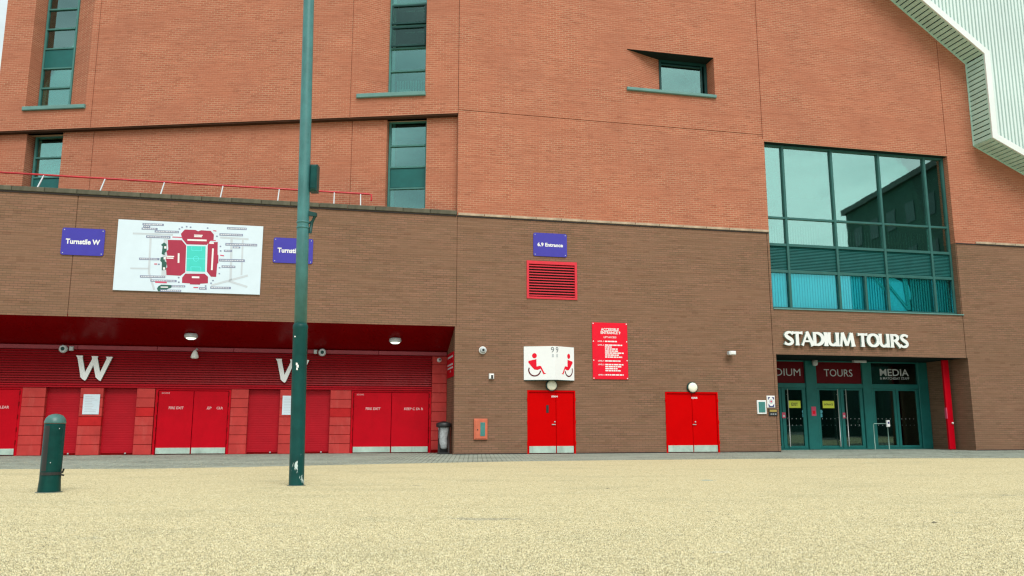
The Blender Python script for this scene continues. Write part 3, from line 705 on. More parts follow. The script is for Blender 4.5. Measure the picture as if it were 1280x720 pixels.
# ---- two single doors in the brown wall
def wall_door(x0, x1, split, num, z1=2.11, extras=True):
    f = MB(); f.box(x0, x0 + .05, -.02, .115, 0, z1); f.box(x1 - .05, x1, -.02, .115, 0, z1); f.box(x0 + .05, x1 - .05, -.02, .115, z1 - .05, z1)
    d = f.build('double_door', 'red_bright', BLD); xm = x0 + (x1 - x0) * split
    for a, b in ((x0 + .055, xm - .006), (xm + .006, x1 - .055)):
        k = MB(); k.bbox(a, b, .02, .09, .02, z1 - .055, .006); k.build('door_leaf', 'red_bright', d)
        k = MB(); k.bbox(a + .012, b - .012, .006, .0195, .03, .255, .004); k.build('kick_plate', 'kick', d)
    m_ = MB(); m_.box(x0 + .02, x1 - .02, .10, .13, 0, z1); m_.build('backing', 'black', d)
    text(num, 'white_text', d, (x0 + x1) / 2 + .12, .016, z1 - .2, .22, .06, bold=.03)
    xc = (x0 + x1) / 2 + .1
    k = MB(); k.lathe([(.028, 0), (.028, .02), (.012, .03)], (xc + .02, .019, 1.06), 'y', 10); k.build('lock', 'steel', d)
    k = MB(); k.bbox(xc - .09, xc + .04, -.02, .018, .955, .985, .006); k.build('pull_handle', 'steel', d)
    if extras:
        k = MB(); k.bbox(xc - .28, xc - .19, .010, .0195, 1.36, 1.62, .006); k.build('vision_panel', 'black', d)
    k = MB()
    for z in (.3, 1.0, 1.75): k.box(x0 - .012, x0 + .008, -.03, -.0201, z, z + .11); k.box(x1 - .008, x1 + .012, -.03, -.0201, z, z + .11)
    k.build('hinges', 'red_bright', d)
    return d
wall_door(2.45, 4.13, .60, 'E004'); wall_door(7.41, 9.40, .51, 'E005', 2.10, False)

# ---- glazed entrance
Y2 = 2.3
m = MB(); m.box(19.93, 20.25, .021, Y2 + .3, 0, 3.498); m.build('brick_wall', 'brick_brown', BLD)
m = MB(); m.box(11.5, 11.78, .021, Y2 + .3, 0, 3.498); m.build('brick_wall', 'brick_brown', BLD)
m = MB(); m.box(11.5, 20.3, .021, Y2 + .3, 3.499, 3.60); m.build('soffit', 'soffit_dark', BLD)
fr = MB()
for a, b in ((11.79, 12.20), (14.335, 14.825), (16.89, 17.31), (19.465, 19.92)): fr.bbox(a, b, Y2 - .06, Y2 + .12, 0, 3.49, .015)
for a, b in ((12.20, 14.335), (14.825, 16.89), (17.31, 19.465)):
    fr.bbox(a, b, Y2 - .03, Y2 + .12, 2.40, 2.59, .012); fr.box(a, b, Y2, Y2 + .1, 3.44, 3.49); fr.box(a, b, Y2 - .02, Y2 + .12, 0, .05)
scr = fr.build('entrance_screen', 'frame_green', BLD)
for a, b, kind in ((12.20, 14.335, 'm'), (14.825, 16.89, 'm'), (17.31, 19.465, 'g')):
    if kind == 'm':
        k = MB(); k.box(a, b, Y2 + .035, Y2 + .05, 2.59, 3.44); k.build('sign_panel', 'maroon', scr)
    else: pane(scr, a, b, 2.59, 3.44, Y2 + .035, 'glass_door')
text('STADIUM', 'pale_grey', scr, 13.22, Y2 + .03, 3.02, 1.90, .29); text('TOURS', 'pale_grey', scr, 15.86, Y2 + .03, 3.02, 1.28, .29)
text('MEDIA', 'pale_grey', scr, 18.43, Y2 + .03, 3.07, 1.34, .28, bold=.012); text('& MATCHDAY STAFF', 'pale_grey', scr, 18.43, Y2 + .03, 2.83, 1.36, .10, bold=.006)
m = MB(); m.box(17.4, 18.9, Y2 + .9, Y2 + .95, 3.2, 3.40); m.box(17.75, 18.2, Y2 + .5, Y2 + .52, 2.6, 3.25); m.build('bulkhead', 'spandrel', scr)
def glass_door(x0, x1, hx=None, z1=2.395, mat='glass_door', slim=.09):
    f = MB(); f.bbox(x0, x0 + slim, Y2 + .0, Y2 + .07, .055, z1, .008); f.bbox(x1 - slim, x1, Y2 + .0, Y2 + .07, .055, z1, .008)
    f.bbox(x0 + slim, x1 - slim, Y2 + .0, Y2 + .07, .055, .15, .008); f.bbox(x0 + slim, x1 - slim, Y2 + .0, Y2 + .07, z1 - .07, z1, .008)
    d = f.build('glass_door', 'frame_green', BLD)
    pane(d, x0 + slim, x1 - slim, .15, z1 - .07, Y2 + .03, mat)
    if hx:
        k = MB(); k.tube([(hx, Y2 - .07, .12), (hx, Y2 - .07, 2.36)], .018); 
        for z in (.35, 1.25, 2.15): k.tube([(hx, Y2 - .07, z), (hx, Y2 + .0, z)], .012, 6)
        k.build('pull_handle', 'steel', d)
    k = MB()
    for z in (.95, 1.20):
        x = x0 + slim + .08
        while x < x1 - slim - .05:
            k.lathe([(.014, 0), (.014, .003)], (x, Y2 + .028, z), 'y', 8); x += .185
    o = k.build('safety_dots', 'pale_grey', d)
    return d
glass_door(12.22, 13.255); glass_door(13.275, 14.325, 13.50, slim=.15); glass_door(14.84, 15.86, 15.70, slim=.10); glass_door(15.88, 16.875, 16.07, slim=.14)
glass_door(17.33, 18.40, slim=.11); glass_door(18.42, 19.45, slim=.11)
# inside of the entrance lobby
m = MB(); m.box(11.2, 21, Y2 + 5.0, Y2 + 5.1, 0, 3.6); m.box(11.2, 21, Y2 + .2, Y2 + 5, .001, .004); m.build('lobby_wall', 'interior', BLD)
m = MB(); m.bbox(17.6, 18.0, Y2 + 1.2, Y2 + 1.3, 1.5, 2.3, .02); m.bbox(13.4, 16.6, Y2 + 2.5, Y2 + 2.9, 0.0, .95, .02); m.build('lobby_counter', 'pale_grey', BLD)
# red folding gate leaf standing open inside the recess
m = MB(); m.bbox(19.47, 19.74, .80, .90, 0.02, 3.48, .02); gate = m.build('gate_leaf', 'red_paint', BLD)
m = MB(); m.lathe([(.035, 0), (.04, .04), (.02, .06)], (19.66, .80, 1.03), 'y', 10); m.build('knob', 'white', gate)
m = MB(); m.bbox(19.43, 19.47, .78, .88, 1.2, 1.62, .008); m.build('latch', 'pink', gate)

# ---- white clad roof edge oversailing the brickwork at the upper right
E_ = [(13.4, 21.45), (18.45, 17.70), (21.13, 15.68), (21.12, 12.14), (30.0, 8.02)]
YF = -1.0
def zb(x):
    if x < 21.125:
        (a, b), (c, d) = (E_[0], E_[2]); return b + (d - b) * (x - a) / (c - a)
    (a, b), (c, d) = E_[3], E_[4]; return b + (d - b) * (x - a) / (c - a)
roof = tag(link('clad_stand_roof', None, None, ORG, YAW_P), 'white corrugated metal stand roof jutting over the upper right brickwork', 'roof')
mb = MB(); x = 13.45; P = .165
while x < 29.9:
    prof = [(x, YF + .115), (x + .048, YF + .115), (x + .06, YF + .02), (x + .153, YF + .02), (x + P, YF + .115)]
    for (xa, ya), (xb, yb_) in zip(prof, prof[1:]):
        za, zc = zb(xa) + .12, zb(xb) + .12
        if xa < 21.125 < xb: zc = za
        mb.add([(xa, ya, za), (xb, yb_, zc), (xb, yb_, TOP + 1), (xa, ya, TOP + 1)], [(0, 1, 2, 3)])
    x += P
mb.prism([(13.6, 21.5), (21.3, 15.8), (21.3, 12.2), (29.9, 8.2), (29.9, TOP + .9), (13.6, TOP + .9)], YF + .12, YF + .15)
o = mb.build('cladding_sheet', 'clad', roof); o['kind'] = 'stuff'
def inward(a, b):
    d = Vector((b[0] - a[0], b[1] - a[1])).normalized(); n = Vector((d.y, -d.x))
    return d, (n if n.dot(Vector((1, 1.3))) > 0 else -n)
EP_ = [E_[0], E_[2], E_[3], E_[4]]
def mitre(i, off):
    """corner i of the edge line moved off metres towards the cladding"""
    P0 = Vector(EP_[i])
    if i in (0, 3):
        return P0 + inward(EP_[min(i, 2)], EP_[min(i, 2) + 1])[1] * off
    n1, n2 = inward(EP_[i - 1], EP_[i])[1], inward(EP_[i], EP_[i + 1])[1]
    b_ = (n1 + n2).normalized(); return P0 + b_ * (off / b_.dot(n1))
def strip(i, o0, o1, y0, y1, name, mat_):
    q = [mitre(i, o0), mitre(i + 1, o0), mitre(i + 1, o1), mitre(i, o1)]
    t = MB(); t.prism([tuple(p_) for p_ in q], y0, y1); return t.build(name, mat_, roof)
for i in range(3):
    a, b = EP_[i], EP_[i + 1]; d, inn = inward(a, b); A, B = Vector(a), Vector(b); L_ = (B - A).length
    strip(i, 0, .25, YF - .035, YF + .015, 'edge_trim', 'clad_trim')
    strip(i, .0, .06, YF + .0155, YF + .07, 'edge_angle', 'soffit_plank')
    strip(i, -.012, .06, -.05, -.003, 'edge_angle', 'soffit_plank')
    strip(i, .075, .11, YF + .0155, -.003, 'soffit_backing', 'soffit_dark')
    n_ = int(L_ / .205)
    for k in range(n_):
        s0, s1 = L_ * k / n_ + .024, L_ * (k + 1) / n_ - .024
        p0, p1 = A + d * s0 + inn * .006, A + d * s1 + inn * .006
        q = MB(); q.prism([tuple(p0), tuple(p1), tuple(p1 + inn * .05), tuple(p0 + inn * .05)], YF + .0705, -.0505); q.build('soffit_plank', 'soffit_plank', roof)

# ------------------------------------------------------------------ things on the facade
# guard rail on the terrace parapet
gr_ = thing('guard_rail', 'long red handrail on raked white posts along the brick parapet', 'handrail', -9, .1, 8.21)
m = MB(); m.tube([(-8.2, .50, .58), (5.98, .50, .58), (6.10, .47, .55), (6.10, .44, .33)], .032, 10); m.build('top_rail', 'red_rail', gr_)
ps = MB(); ps.add([(-.019, 0, -.005), (.019, 0, -.005), (.019, .05, -.005), (-.019, .05, -.005), (-.016, .47, .56), (.016, .47, .56), (.016, .51, .56), (-.016, .51, .56)],
                  [(3, 2, 1, 0), (4, 5, 6, 7), (0, 1, 5, 4), (1, 2, 6, 5), (2, 3, 7, 6), (3, 0, 4, 7)])
pp = ps.build('post', 'pale_grey', gr_, (-4.17, 0, 0))
for xp in (-7.75, -5.96, -2.37, -.58, 1.24, 3.04, 4.85, 5.73): copy_part(pp, gr_, (xp, 0, 0))

# purple panels
def purple_sign(x0, x1, z0, z1, words, label, wd, ht, cat='sign'):
    xc, zc = (x0 + x1) / 2, (z0 + z1) / 2
    t = thing('sign', label, cat, xc, -.02, zc, 'purple signs on the brown brick wall')
    w2, h2 = (x1 - x0) / 2, (z1 - z0) / 2; r = .06; poly = []
    for cx, cz, a0 in ((w2 - r, h2 - r, 0), (-w2 + r, h2 - r, 90), (-w2 + r, -h2 + r, 180), (w2 - r, -h2 + r, 270)):
        for k in range(4): a = R(a0 + 30 * k); poly.append((cx + r * math.cos(a), cz + r * math.sin(a)))
    m = MB(); m.prism(poly[::-1], -.012, .015); m.build('panel', 'purple', t)
    k = MB()
    for sx in (-1, 1):
        for sz in (-1, 1): k.lathe([(.016, 0), (.016, .004)], (sx * (w2 - .06), -.0125, sz * (h2 - .06)), 'y', 8)
    k.build('screws', 'pale_grey', t)
    text(words, 'white_text', t, 0, -.0165, .0, wd, ht, bold=.035)
    return t
purple_sign(-12.29, -11.07, 6.12, 6.97, 'Turnstile W', 'purple Turnstile W sign fully in view at left of the white map board', .98, .165)
purple_sign(-6.01, -4.76, 6.14, 6.97, 'Turnstile W', 'purple Turnstile W sign half hidden behind the green pole', .98, .165)
purple_sign(2.68, 3.89, 6.75, 7.58, '6.9 Entrance', 'purple 6.9 Entrance sign above the red louvred vent', .92, .14)

# map board (drawn in units of an enlarged view, turned into metres on the board)
mt = thing('map_board', 'large white board with a stadium plan in red and turquoise', 'sign', -8.535, -.03, 6.19)
BW, BH = 4.36, 2.25
m = MB(); m.bbox(-BW / 2, BW / 2, -.02, .025, -BH / 2, BH / 2, .006); m.build('panel', 'sign_white', mt)
def uv(px, py):
    v_ = (py - 55 - (px - 115) * .045) / 535.0; xl = 115 - 48 * v_
    return ((px - xl) / 1105.0 - .5) * BW, (.5 - v_) * BH
def flat(polys, mat, y, name):
    mb = MB()
    for p in polys: q = [uv(*c) for c in p]; mb.add([(a, y, b) for a, b in q], [tuple(range(len(q)))])
    o = mb.build(name, mat, mt)
    if len(polys) > 1: o['kind'] = 'stuff'
    return o
def bar(x0, y0, x1, y1, w_):
    d = Vector((x1 - x0, y1 - y0)); n = Vector((-d.y, d.x)).normalized() * w_ / 2
    return [(x0 + n.x, y0 + n.y), (x1 + n.x, y1 + n.y), (x1 - n.x, y1 - n.y), (x0 - n.x, y0 - n.y)]
flat([bar(220, 163, 520, 172, 14), bar(352, 195, 335, 460, 16), bar(198, 427, 335, 430, 12), bar(335, 460, 372, 590, 16)], 'map_grey', -.0225, 'road_print')
flat([bar(880, 192, 1100, 206, 14), bar(968, 205, 950, 520, 18), bar(1055, 210, 1035, 485, 14), bar(800, 562, 1085, 488, 16), bar(935, 530, 1078, 576, 16)], 'map_grey', -.0228, 'road_print')
flat([[(450, 205), (478, 207), (462, 500), (425, 500)]], 'map_grey', -.0226, 'road_print')
flat([[(428, 250), (452, 232), (470, 245), (470, 300), (455, 312), (455, 330), (432, 320), (440, 262)], [(425, 345), (455, 340), (455, 375), (470, 385), (462, 440), (430, 445), (432, 385), (420, 370)]], 'map_green', -.0235, 'tree_print')
flat([[(405, 562), (425, 552), (500, 556), (500, 575), (470, 585), (450, 605), (400, 600), (392, 580)]], 'map_green', -.0236, 'tree_print')
flat([[(580, 165), (610, 132), (690, 135), (712, 145), (735, 137), (808, 142), (832, 170), (828, 212), (808, 215), (775, 250), (622, 246), (590, 205)]], 'map_red', -.0240, 'stand_print')
flat([[(480, 212), (585, 214), (618, 255), (606, 460), (570, 486), (465, 480), (463, 430), (472, 420), (462, 350), (474, 330), (468, 300), (482, 285)]], 'map_red', -.0241, 'stand_print')
flat([[(790, 230), (860, 228), (856, 325), (862, 330), (860, 392), (852, 395), (840, 497), (800, 495), (770, 455), (782, 255)]], 'map_red', -.0242, 'stand_print')
flat([[(606, 470), (752, 472), (778, 495), (776, 545), (718, 548), (715, 555), (640, 552), (638, 545), (580, 540), (582, 500)]], 'map_red', -.0243, 'stand_print')
flat([[(618, 252), (772, 256), (762, 464), (608, 458)]], 'sign_white', -.0237, 'pitch_edge_print')
flat([[(624, 258), (766, 261), (757, 458), (614, 452)]], 'map_teal', -.0246, 'pitch_print')
ln = []
for q in (bar(619, 355, 762, 359, 2.2), bar(660, 292, 735, 294, 2), bar(660, 262, 660, 292, 2), bar(735, 264, 735, 294, 2), bar(650, 418, 725, 421, 2), bar(650, 418, 650, 452, 2), bar(725, 421, 725, 455, 2)): ln.append(q)
for k in range(16):
    a, b = k * math.pi / 8, (k + 1) * math.pi / 8; ln.append(bar(690 + 20 * math.cos(a), 357 + 20 * math.sin(a), 690 + 20 * math.cos(b), 357 + 20 * math.sin(b), 2))
flat(ln, 'blind_cyan', -.0249, 'pitch_line_print')
pills = [(293, 84, 452, 16), (298, 103, 350, 14), (286, 118, 405, 15), (383, 138, 565, 17), (318, 178, 500, 18), (264, 347, 415, 16), (268, 480, 452, 17), (345, 512, 540, 17), (935, 112, 1088, 17),
         (875, 160, 1057, 18), (918, 236, 1166, 19), (975, 262, 1033, 14), (906, 288, 968, 16), (866, 358, 1065, 20), (884, 409, 990, 17), (793, 570, 950, 17), (500, 556, 604, 15), (708, 574, 765, 18), (415, 588, 572, 16)]
flat([bar(a, b + h_ / 2, c, b + h_ / 2 + (c - a) * .03, h_) for a, b, c, h_ in pills], 'map_slate', -.0244, 'caption_print')
dash = []
for a, b, c, h_ in pills:
    x = a + 8
    while x < c - 12:
        l = rnd.uniform(6, 16); yy = b + h_ / 2 + (x - a) * .03; dash.append(bar(x, yy, min(x + l, c - 6), yy + l * .03, 5)); x += l + 4
for a, b, c, h_ in ((680, 175, 745, 8), (680, 186, 740, 8), (628, 212, 775, 13), (468, 338, 525, 9), (468, 351, 520, 9), (655, 498, 712, 14), (795, 236, 830, 12), (420, 570, 475, 8)): dash.append(bar(a, b, c, b + (c - a) * .03, h_))
for a, b, c, d_ in ((560, 315, 557, 388), (822, 278, 808, 445)): dash.append(bar(a, b, c, d_, 13))
for a, b in ((452, 270), (446, 352), (440, 430)): dash.append(bar(a, b, a + 16, b, 18))
flat(dash, 'white_text', -.0255, 'caption_print')
dots = []
for a, b in ((570, 128), (590, 115), (625, 110), (655, 114), (785, 120), (855, 184), (880, 262), (880, 297), (868, 427), (865, 472), (556, 500), (556, 535), (815, 525), (800, 545), (410, 398), (758, 566)): dots.append(bar(a - 6, b, a + 6, b, 10))
flat(dots, 'map_slate', -.0245, 'gate_mark_print')
flat([bar(380, 532, 466, 536, 12), bar(515, 190, 590, 193, 7), bar(665, 576, 702, 577, 8), bar(805, 216, 845, 217, 7), bar(876, 330, 905, 335, 8), bar(375, 396, 398, 396, 8), bar(828, 140, 852, 143, 7)], 'pink', -.0247, 'gate_mark_print')

# red list of the accessible entrance
rt = thing('sign', 'tall bright red panel listing ACCESSIBLE ENTRANCE 9 levels in white', 'sign', 5.415, -.02, 3.495)
m = MB(); m.bbox(-.645, .645, -.012, .015, -.985, .985, .006); m.build('panel', 'sign_red', rt)
k = MB()
for sx in (-1, 1):
    for z in (-.95, -.33, .33, .95): k.lathe([(.02, 0), (.02, .006)], (sx * .61, -.0125, z), 'y', 8)
k.build('screws', 'white_text', rt)
text('ACCESSIBLE', 'white_text', rt, 0, -.017, .745, .66, .10, bold=.03); text('ENTRANCE 9', 'white_text', rt, .02, -.017, .635, .72, .10, bold=.03); text('LIFT ACCESS', 'white_text', rt, 0, -.017, .475, .46, .06, bold=.02)
rows = [(.33, 'LEVEL 2', .44), (.20, 'LEVEL 3', .66), (.135, '', .24), (.065, '', .50), (-.005, '', .50), (-.075, '', .68), (-.145, '', .50), (-.215, '', .62), (-.35, 'LEVEL 4', .60), (-.475, 'LEVEL 5', .66), (-.545, '', .62), (-.615, '', .44), (-.685, '', .56), (-.83, 'LEVEL 6', .66)]
k = MB()
for z, a, l in rows:
    if a: text(a, 'white_text', rt, -.34, -.017, z, .22, .045, bold=.02)
    x = -.19
    while x < -.19 + l - .03:           # words too small in the picture to be read
        q = min(rnd.uniform(.05, .16), -.19 + l - x); k.box(x, x + q, -.0155, -.0125, z - .022, z + .022); x += q + .018
k.build('small_print', 'white_text', rt)['kind'] = 'stuff'

# angled wheelchair sign box
wt = thing('sign', 'white V-shaped sign box with two red wheelchair symbols above a red door', 'sign', 3.22, 0, 3.02)
H2 = .565; FX = .10; EP = .42
m = MB(); m.prism_z([(-.89, -.03), (FX, -EP), (.88, -.03), (.88, -.002), (-.89, -.002)], -H2, H2); m.build('sign_box', 'box_white', wt)
m = MB(); m.prism_z([(-.87, -.04), (FX, -EP + .02), (.86, -.04), (.86, -.006), (-.87, -.006)], -H2 - .02, -H2 - .001); m.build('base_tray', 'pole_dark', wt)
def face(a, b):
    """frame on a slanted face: u to the right along it, v up, offset towards the viewer"""
    A = Vector((a[0], a[1], 0)); B = Vector((b[0], b[1], 0)); d = (B - A); L_ = d.length; d.normalize(); n = Vector((d.y, -d.x, 0))
    return lambda u, v, o=.004: A + d * (u * L_) + n * o + Vector((0, 0, v)), L_
S_ = .0027
def mk_icon(fr_, L_, uc, mir):
    mb = MB()
    def P_(px, py, o): return fr_(uc + mir * (px - 176) * S_ * (.98 if mir > 0 else .82) / L_, (290 - py) * S_ * .98, o)
    def poly(pts, o): mb.add([P_(a, b, o) for a, b in pts], [tuple(range(len(pts)))])
    poly([(140 + 31 * math.cos(a * math.pi / 8), 196 + 33 * math.sin(a * math.pi / 8)) for a in range(16)], .004)
    poly([(62, 262), (165, 240), (168, 372), (140, 374), (118, 352), (60, 282)], .0045)
    poly([(150, 340), (205, 325), (225, 332), (268, 415), (290, 425), (255, 434), (218, 362), (182, 378), (150, 374)], .0050)
    mb.build('wheelchair_print', 'sign_red', wt)
    mb2 = mb; mb = MB()
    for k in range(13):
        a0, a1 = R(8 + k * 15), R(8 + (k + 1) * 15)
        mb.add([P_(142 + r * math.cos(a), 378 + r * math.sin(a), .0055) for r, a in ((84, a0), (84, a1), (68, a1), (68, a0))], [(0, 1, 2, 3)])
    mb.build('wheel_print', 'maroon', wt)
    v, f = text_mb('9', None, .19); mb = MB(); mb.add([fr_((.92 if mir > 0 else .10) + a / L_, b + .44, .005) for a, b in v], f); mb.build('lettering', 'grey_text', wt)
    mb = MB(); mb.add([fr_((.93 if mir > 0 else .10) + a / L_, b, .005) for a, b in ((-.035, .19), (.035, .19), (.03, .30), (-.03, .30))], [(0, 1, 2, 3)]); mb.build('faded_print', 'pale_grey', wt)
fl, LL = face((-.89, -.03), (FX, -EP)); fr2, LR = face((FX, -EP), (.88, -.03))
mk_icon(fl, LL, .43, 1); mk_icon(fr2, LR, .62, -1)

# round bulkhead lamps over the doors
for xx, zz_, lb in ((3.29, 2.28, 'round cream wall lamp under the white wheelchair sign box'), (8.43, 2.26, 'round cream wall lamp above the plain red double door')):
    t = thing('wall_lamp', lb, 'lamp', xx, 0, zz_, 'round wall lamps above the red doors')
    m = MB(); m.lathe([(.20, -.0), (.20, .06), (.185, .075)], (0, 0, 0), 'y', 24); m.build('rim', 'pole_dark', t)
    m = MB(); m.lathe([(.17, .0755), (.168, .10), (.14, .125), (.08, .14), (.01, .145)], (0, 0, 0), 'y', 24); m.build('diffuser', 'lamp_opal', t)
# soffit lamps
for xx, lb in ((-8.51, 'lit oval lamp on the dark red soffit above the left fire exit'), (-1.94, 'lit oval lamp on the dark red soffit near the brick corner')):
    zz_ = 4.222 - .73 * .98 / 1.8
    t = thing('ceiling_lamp', lb, 'lamp', xx, .98, zz_, 'oval lamps under the red soffit')
    m = MB(); m.lathe([(.165, -.09), (.205, -.07), (.21, -.03), (.195, .05)], (0, 0, 0), 'z', 24); m.build('housing', 'pale_grey', t)
    m = MB(); m.lathe([(.02, -.145), (.09, -.14), (.14, -.118), (.162, -.092)], (0, 0, 0), 'z', 24); m.build('lens', 'lamp_lit', t)

# letters on the shutter band
def big_w(x0, label):
    t = thing('letter_sign', label, 'letter', x0 + .545, Y - .06, 2.76, 'white letters over the turnstiles')
    pts = [(78, 142), (212, 142), (208, 180), (282, 480), (400, 215), (398, 190), (385, 150), (515, 150), (505, 185), (580, 478), (690, 200), (688, 180), (672, 158), (808, 158), (790, 200), (602, 655), (560, 635), (500, 580), (480, 500), (435, 335), (320, 620), (293, 652), (240, 620), (200, 580), (185, 500), (110, 190)]
    q = [((a - 441) * .0015, (398 - b) * .00158) for a, b in pts]
    m = MB(); m.prism(q[::-1], -.035, .05); m.build('letter_body', 'letter_side', t)
    m = MB(); m.prism(q[::-1], -.040, -.0352); m.build('letter_face', 'box_white', t)
big_w(-12.08, 'white flared letter W in full view on the red shutter'); big_w(-5.88, 'white letter W partly hidden by the green pole')

# STADIUM TOURS
def ribbon(pts, wid):
    pts = [Vector(p) for p in pts]; L, Rr = [], []
    for i, p in enumerate(pts):
        d = (pts[min(i + 1, len(pts) - 1)] - pts[max(i - 1, 0)]).normalized(); n = Vector((-d.y, d.x)) * wid[i] / 2
        L.append(p + n); Rr.append(p - n)
    return [(L[i], L[i + 1], Rr[i + 1], Rr[i]) for i in range(len(pts) - 1)]
def line(a, b, w0, w1, fl0=1.0, fl1=1.0):
    ts = [0, .08, .2, .5, .8, .92, 1]; k = [1 + (fl0 - 1), 1 + (fl0 - 1) * .45, 1, 1, 1, 1 + (fl1 - 1) * .45, fl1]
    return ribbon([(a[0] + (b[0] - a[0]) * t_, a[1] + (b[1] - a[1]) * t_) for t_ in ts], [(w0 + (w1 - w0) * t_) * q for t_, q in zip(ts, k)])
def curve(ctrl, wid, n=18):
    P_ = [Vector(c) for c in ctrl]; out_ = []; ww = []
    m_ = len(P_)
    for i in range(n + 1):
        u = i / n * (m_ - 1); k = min(int(u), m_ - 2); f = u - k
        p0, p1, p2, p3 = P_[max(k - 1, 0)], P_[k], P_[k + 1], P_[min(k + 2, m_ - 1)]
        out_.append(.5 * ((2 * p1) + (p2 - p0) * f + (2 * p0 - 5 * p1 + 4 * p2 - p3) * f * f + (3 * p1 - p0 - 3 * p2 + p3) * f ** 3)); ww.append(wid[k] + (wid[min(k + 1, m_ - 1)] - wid[k]) * f)
    return ribbon(out_, ww)
def arc(cx, cy, rx, ry, a0, a1, w0, w1, n=20):
    return ribbon([(cx + rx * math.cos(R(a0 + (a1 - a0) * i / n)), cy + ry * math.sin(R(a0 + (a1 - a0) * i / n))) for i in range(n + 1)], [w0 + (w1 - w0) * abs(math.cos(R(a0 + (a1 - a0) * i / n))) for i in range(n + 1)])
SW = .27
def glyph(c):
    """strokes of a flared capital, height 1, width as returned"""
    if c == 'I': return [line((.14, 1), (.14, 0), SW, SW, 1.3, 1.3)], .28
    if c == 'T': return [line((.44, 1), (.44, 0), SW, SW, 1.0, 1.3), line((.0, .91), (.90, .91), .16, .16, 1.5, 1.5)], .90
    if c == 'A': return [line((.52, 1), (.06, 0), .17, .15, 1, 1.5), line((.46, 1.0), (.95, 0), .26, .28, 1, 1.3), line((.25, .32), (.75, .32), .13, .13)], 1.02
    if c == 'D': return [line((.14, 1), (.14, 0), SW, SW, 1.1, 1.1), arc(.30, .5, .53, .43, 90, -90, .15, .29), line((.1, .925), (.34, .925), .15, .15), line((.1, .075), (.34, .075), .15, .15)], .98
    if c == 'U': return [line((.13, 1), (.13, .35), .26, .26, 1.3, 1), arc(.44, .38, .31, .30, 180, 330, .17, .26, 14), line((.80, 1), (.80, 0), SW, SW, 1.3, 1.15)], .95
    if c == 'M': return [line((.26, 1), (.10, 0), .2, .17, 1, 1.5), line((.25, 1), (.58, .06), .27, .24), line((.98, 1), (.60, .06), .19, .19), line((.96, 1), (1.10, 0), .28, .29, 1, 1.25)], 1.25
    if c == 'O': return [arc(.53, .5, .40, .42, 0, 360, .16, .29, 36)], 1.06
    if c == 'R': return [line((.14, 1), (.14, 0), SW, SW, 1.1, 1.3), arc(.32, .725, .33, .21, 90, -90, .13, .26, 14), line((.1, .93), (.36, .93), .13, .13), line((.12, .50), (.36, .50), .12, .12), line((.40, .52), (.86, .03), .23, .25, 1, 1.2)], .92
    if c == 'S': return [curve([(.78, .82), (.58, .93), (.33, .91), (.17, .74), (.33, .57), (.60, .42), (.70, .25), (.54, .09), (.28, .07), (.06, .17)], [.23, .15, .2, .26, .27, .28, .26, .19, .15, .24], 30)], .84
SPANS = [('S', 12.07, 12.47), ('T', 12.40, 12.83), ('A', 12.78, 13.28), ('D', 13.25, 13.73), ('I', 13.71, 13.86), ('U', 13.85, 14.33), ('M', 14.34, 14.99), ('T', 15.12, 15.53), ('O', 15.49, 16.05), ('U', 16.01, 16.46), ('R', 16.50, 16.95), ('S', 16.90, 17.28)]
lt = thing('lettering_sign', 'white raised STADIUM TOURS lettering above the glazed entrance', 'sign', 14.68, -.03, 3.83)
for c, a, b in SPANS:
    st_, wd = glyph(c); face_, body = MB(), MB()
    for i, stroke in enumerate(st_):
        o_ = i * .0016
        for quad in stroke:
            q = [(a - 14.68 + p.x / wd * (b - a), p.y * .51) for p in quad]
            face_.add([(u, -.09 - o_, v) for u, v in q], [(0, 1, 2, 3)])
        # side walls from the stroke outline
        outl = [s_[0] for s_ in stroke] + [stroke[-1][1]] + [s_[2] for s_ in reversed(stroke)] + [stroke[0][3]]
        q = [(a - 14.68 + p.x / wd * (b - a), p.y * .51) for p in outl]; n_ = len(q)
        body.add([(u, -.089, v) for u, v in q] + [(u, .0, v) for u, v in q], [(k_, (k_ + 1) % n_, (k_ + 1) % n_ + n_, k_ + n_) for k_ in range(n_)])
    lo = body.build('letter', 'letter_side', lt); face_.build('letter_face', 'white', lo)

# cameras and sensors
def turret(label, x, y, z, grp=None, s=1.0):
    t = thing('security_camera', label, 'camera', x, y, z, grp)
    m = MB(); m.lathe([(.13 * s, 0), (.13 * s, .04), (.115 * s, .06)], (0, 0, 0), 'y', 20); m.build('base', 'white', t)
    m = MB(); m.lathe([(.095 * s, .061), (.10 * s, .10), (.08 * s, .15), (.05 * s, .17)], (0, 0, 0), 'y', 20); m.build('ball', 'pale_grey', t)
    m = MB(); m.lathe([(.045 * s, .171), (.04 * s, .18)], (0, 0, 0), 'y', 14); m.build('lens', 'black', t)
    return t
turret('round white camera on brown brick beside the recess corner', .91, 0, 3.43)
turret('small round camera at the right end of the red shutter', -.32, Y + .0, 3.22, None, .62)
def twin(label, x, z):
    t = thing('security_camera', label, 'camera', x, Y - .1, z, 'paired camera units on the red beam')
    m = MB(); m.lathe([(.11, 0), (.13, .05), (.13, .10), (.10, .15)], (0, 0, 0), 'y', 18); m.build('housing', 'pale_grey', t)
    m = MB(); m.lathe([(.06, .151), (.05, .16)], (0, 0, 0), 'y', 14); m.build('lens', 'frame_dark', t)
    return t
t = twin('camera with a small side sensor at left end of the red beam', -12.45, 3.36); m = MB(); m.bbox(.17, .29, -.10, .0, -.05, .09, .02); m.build('sensor', 'pale_grey', t)
t = twin('camera with a side sensor right of the green pole on the red beam', -4.36, 3.40); m = MB(); m.bbox(-.28, -.17, -.10, .0, -.05, .09, .02); m.build('sensor', 'pale_grey', t)
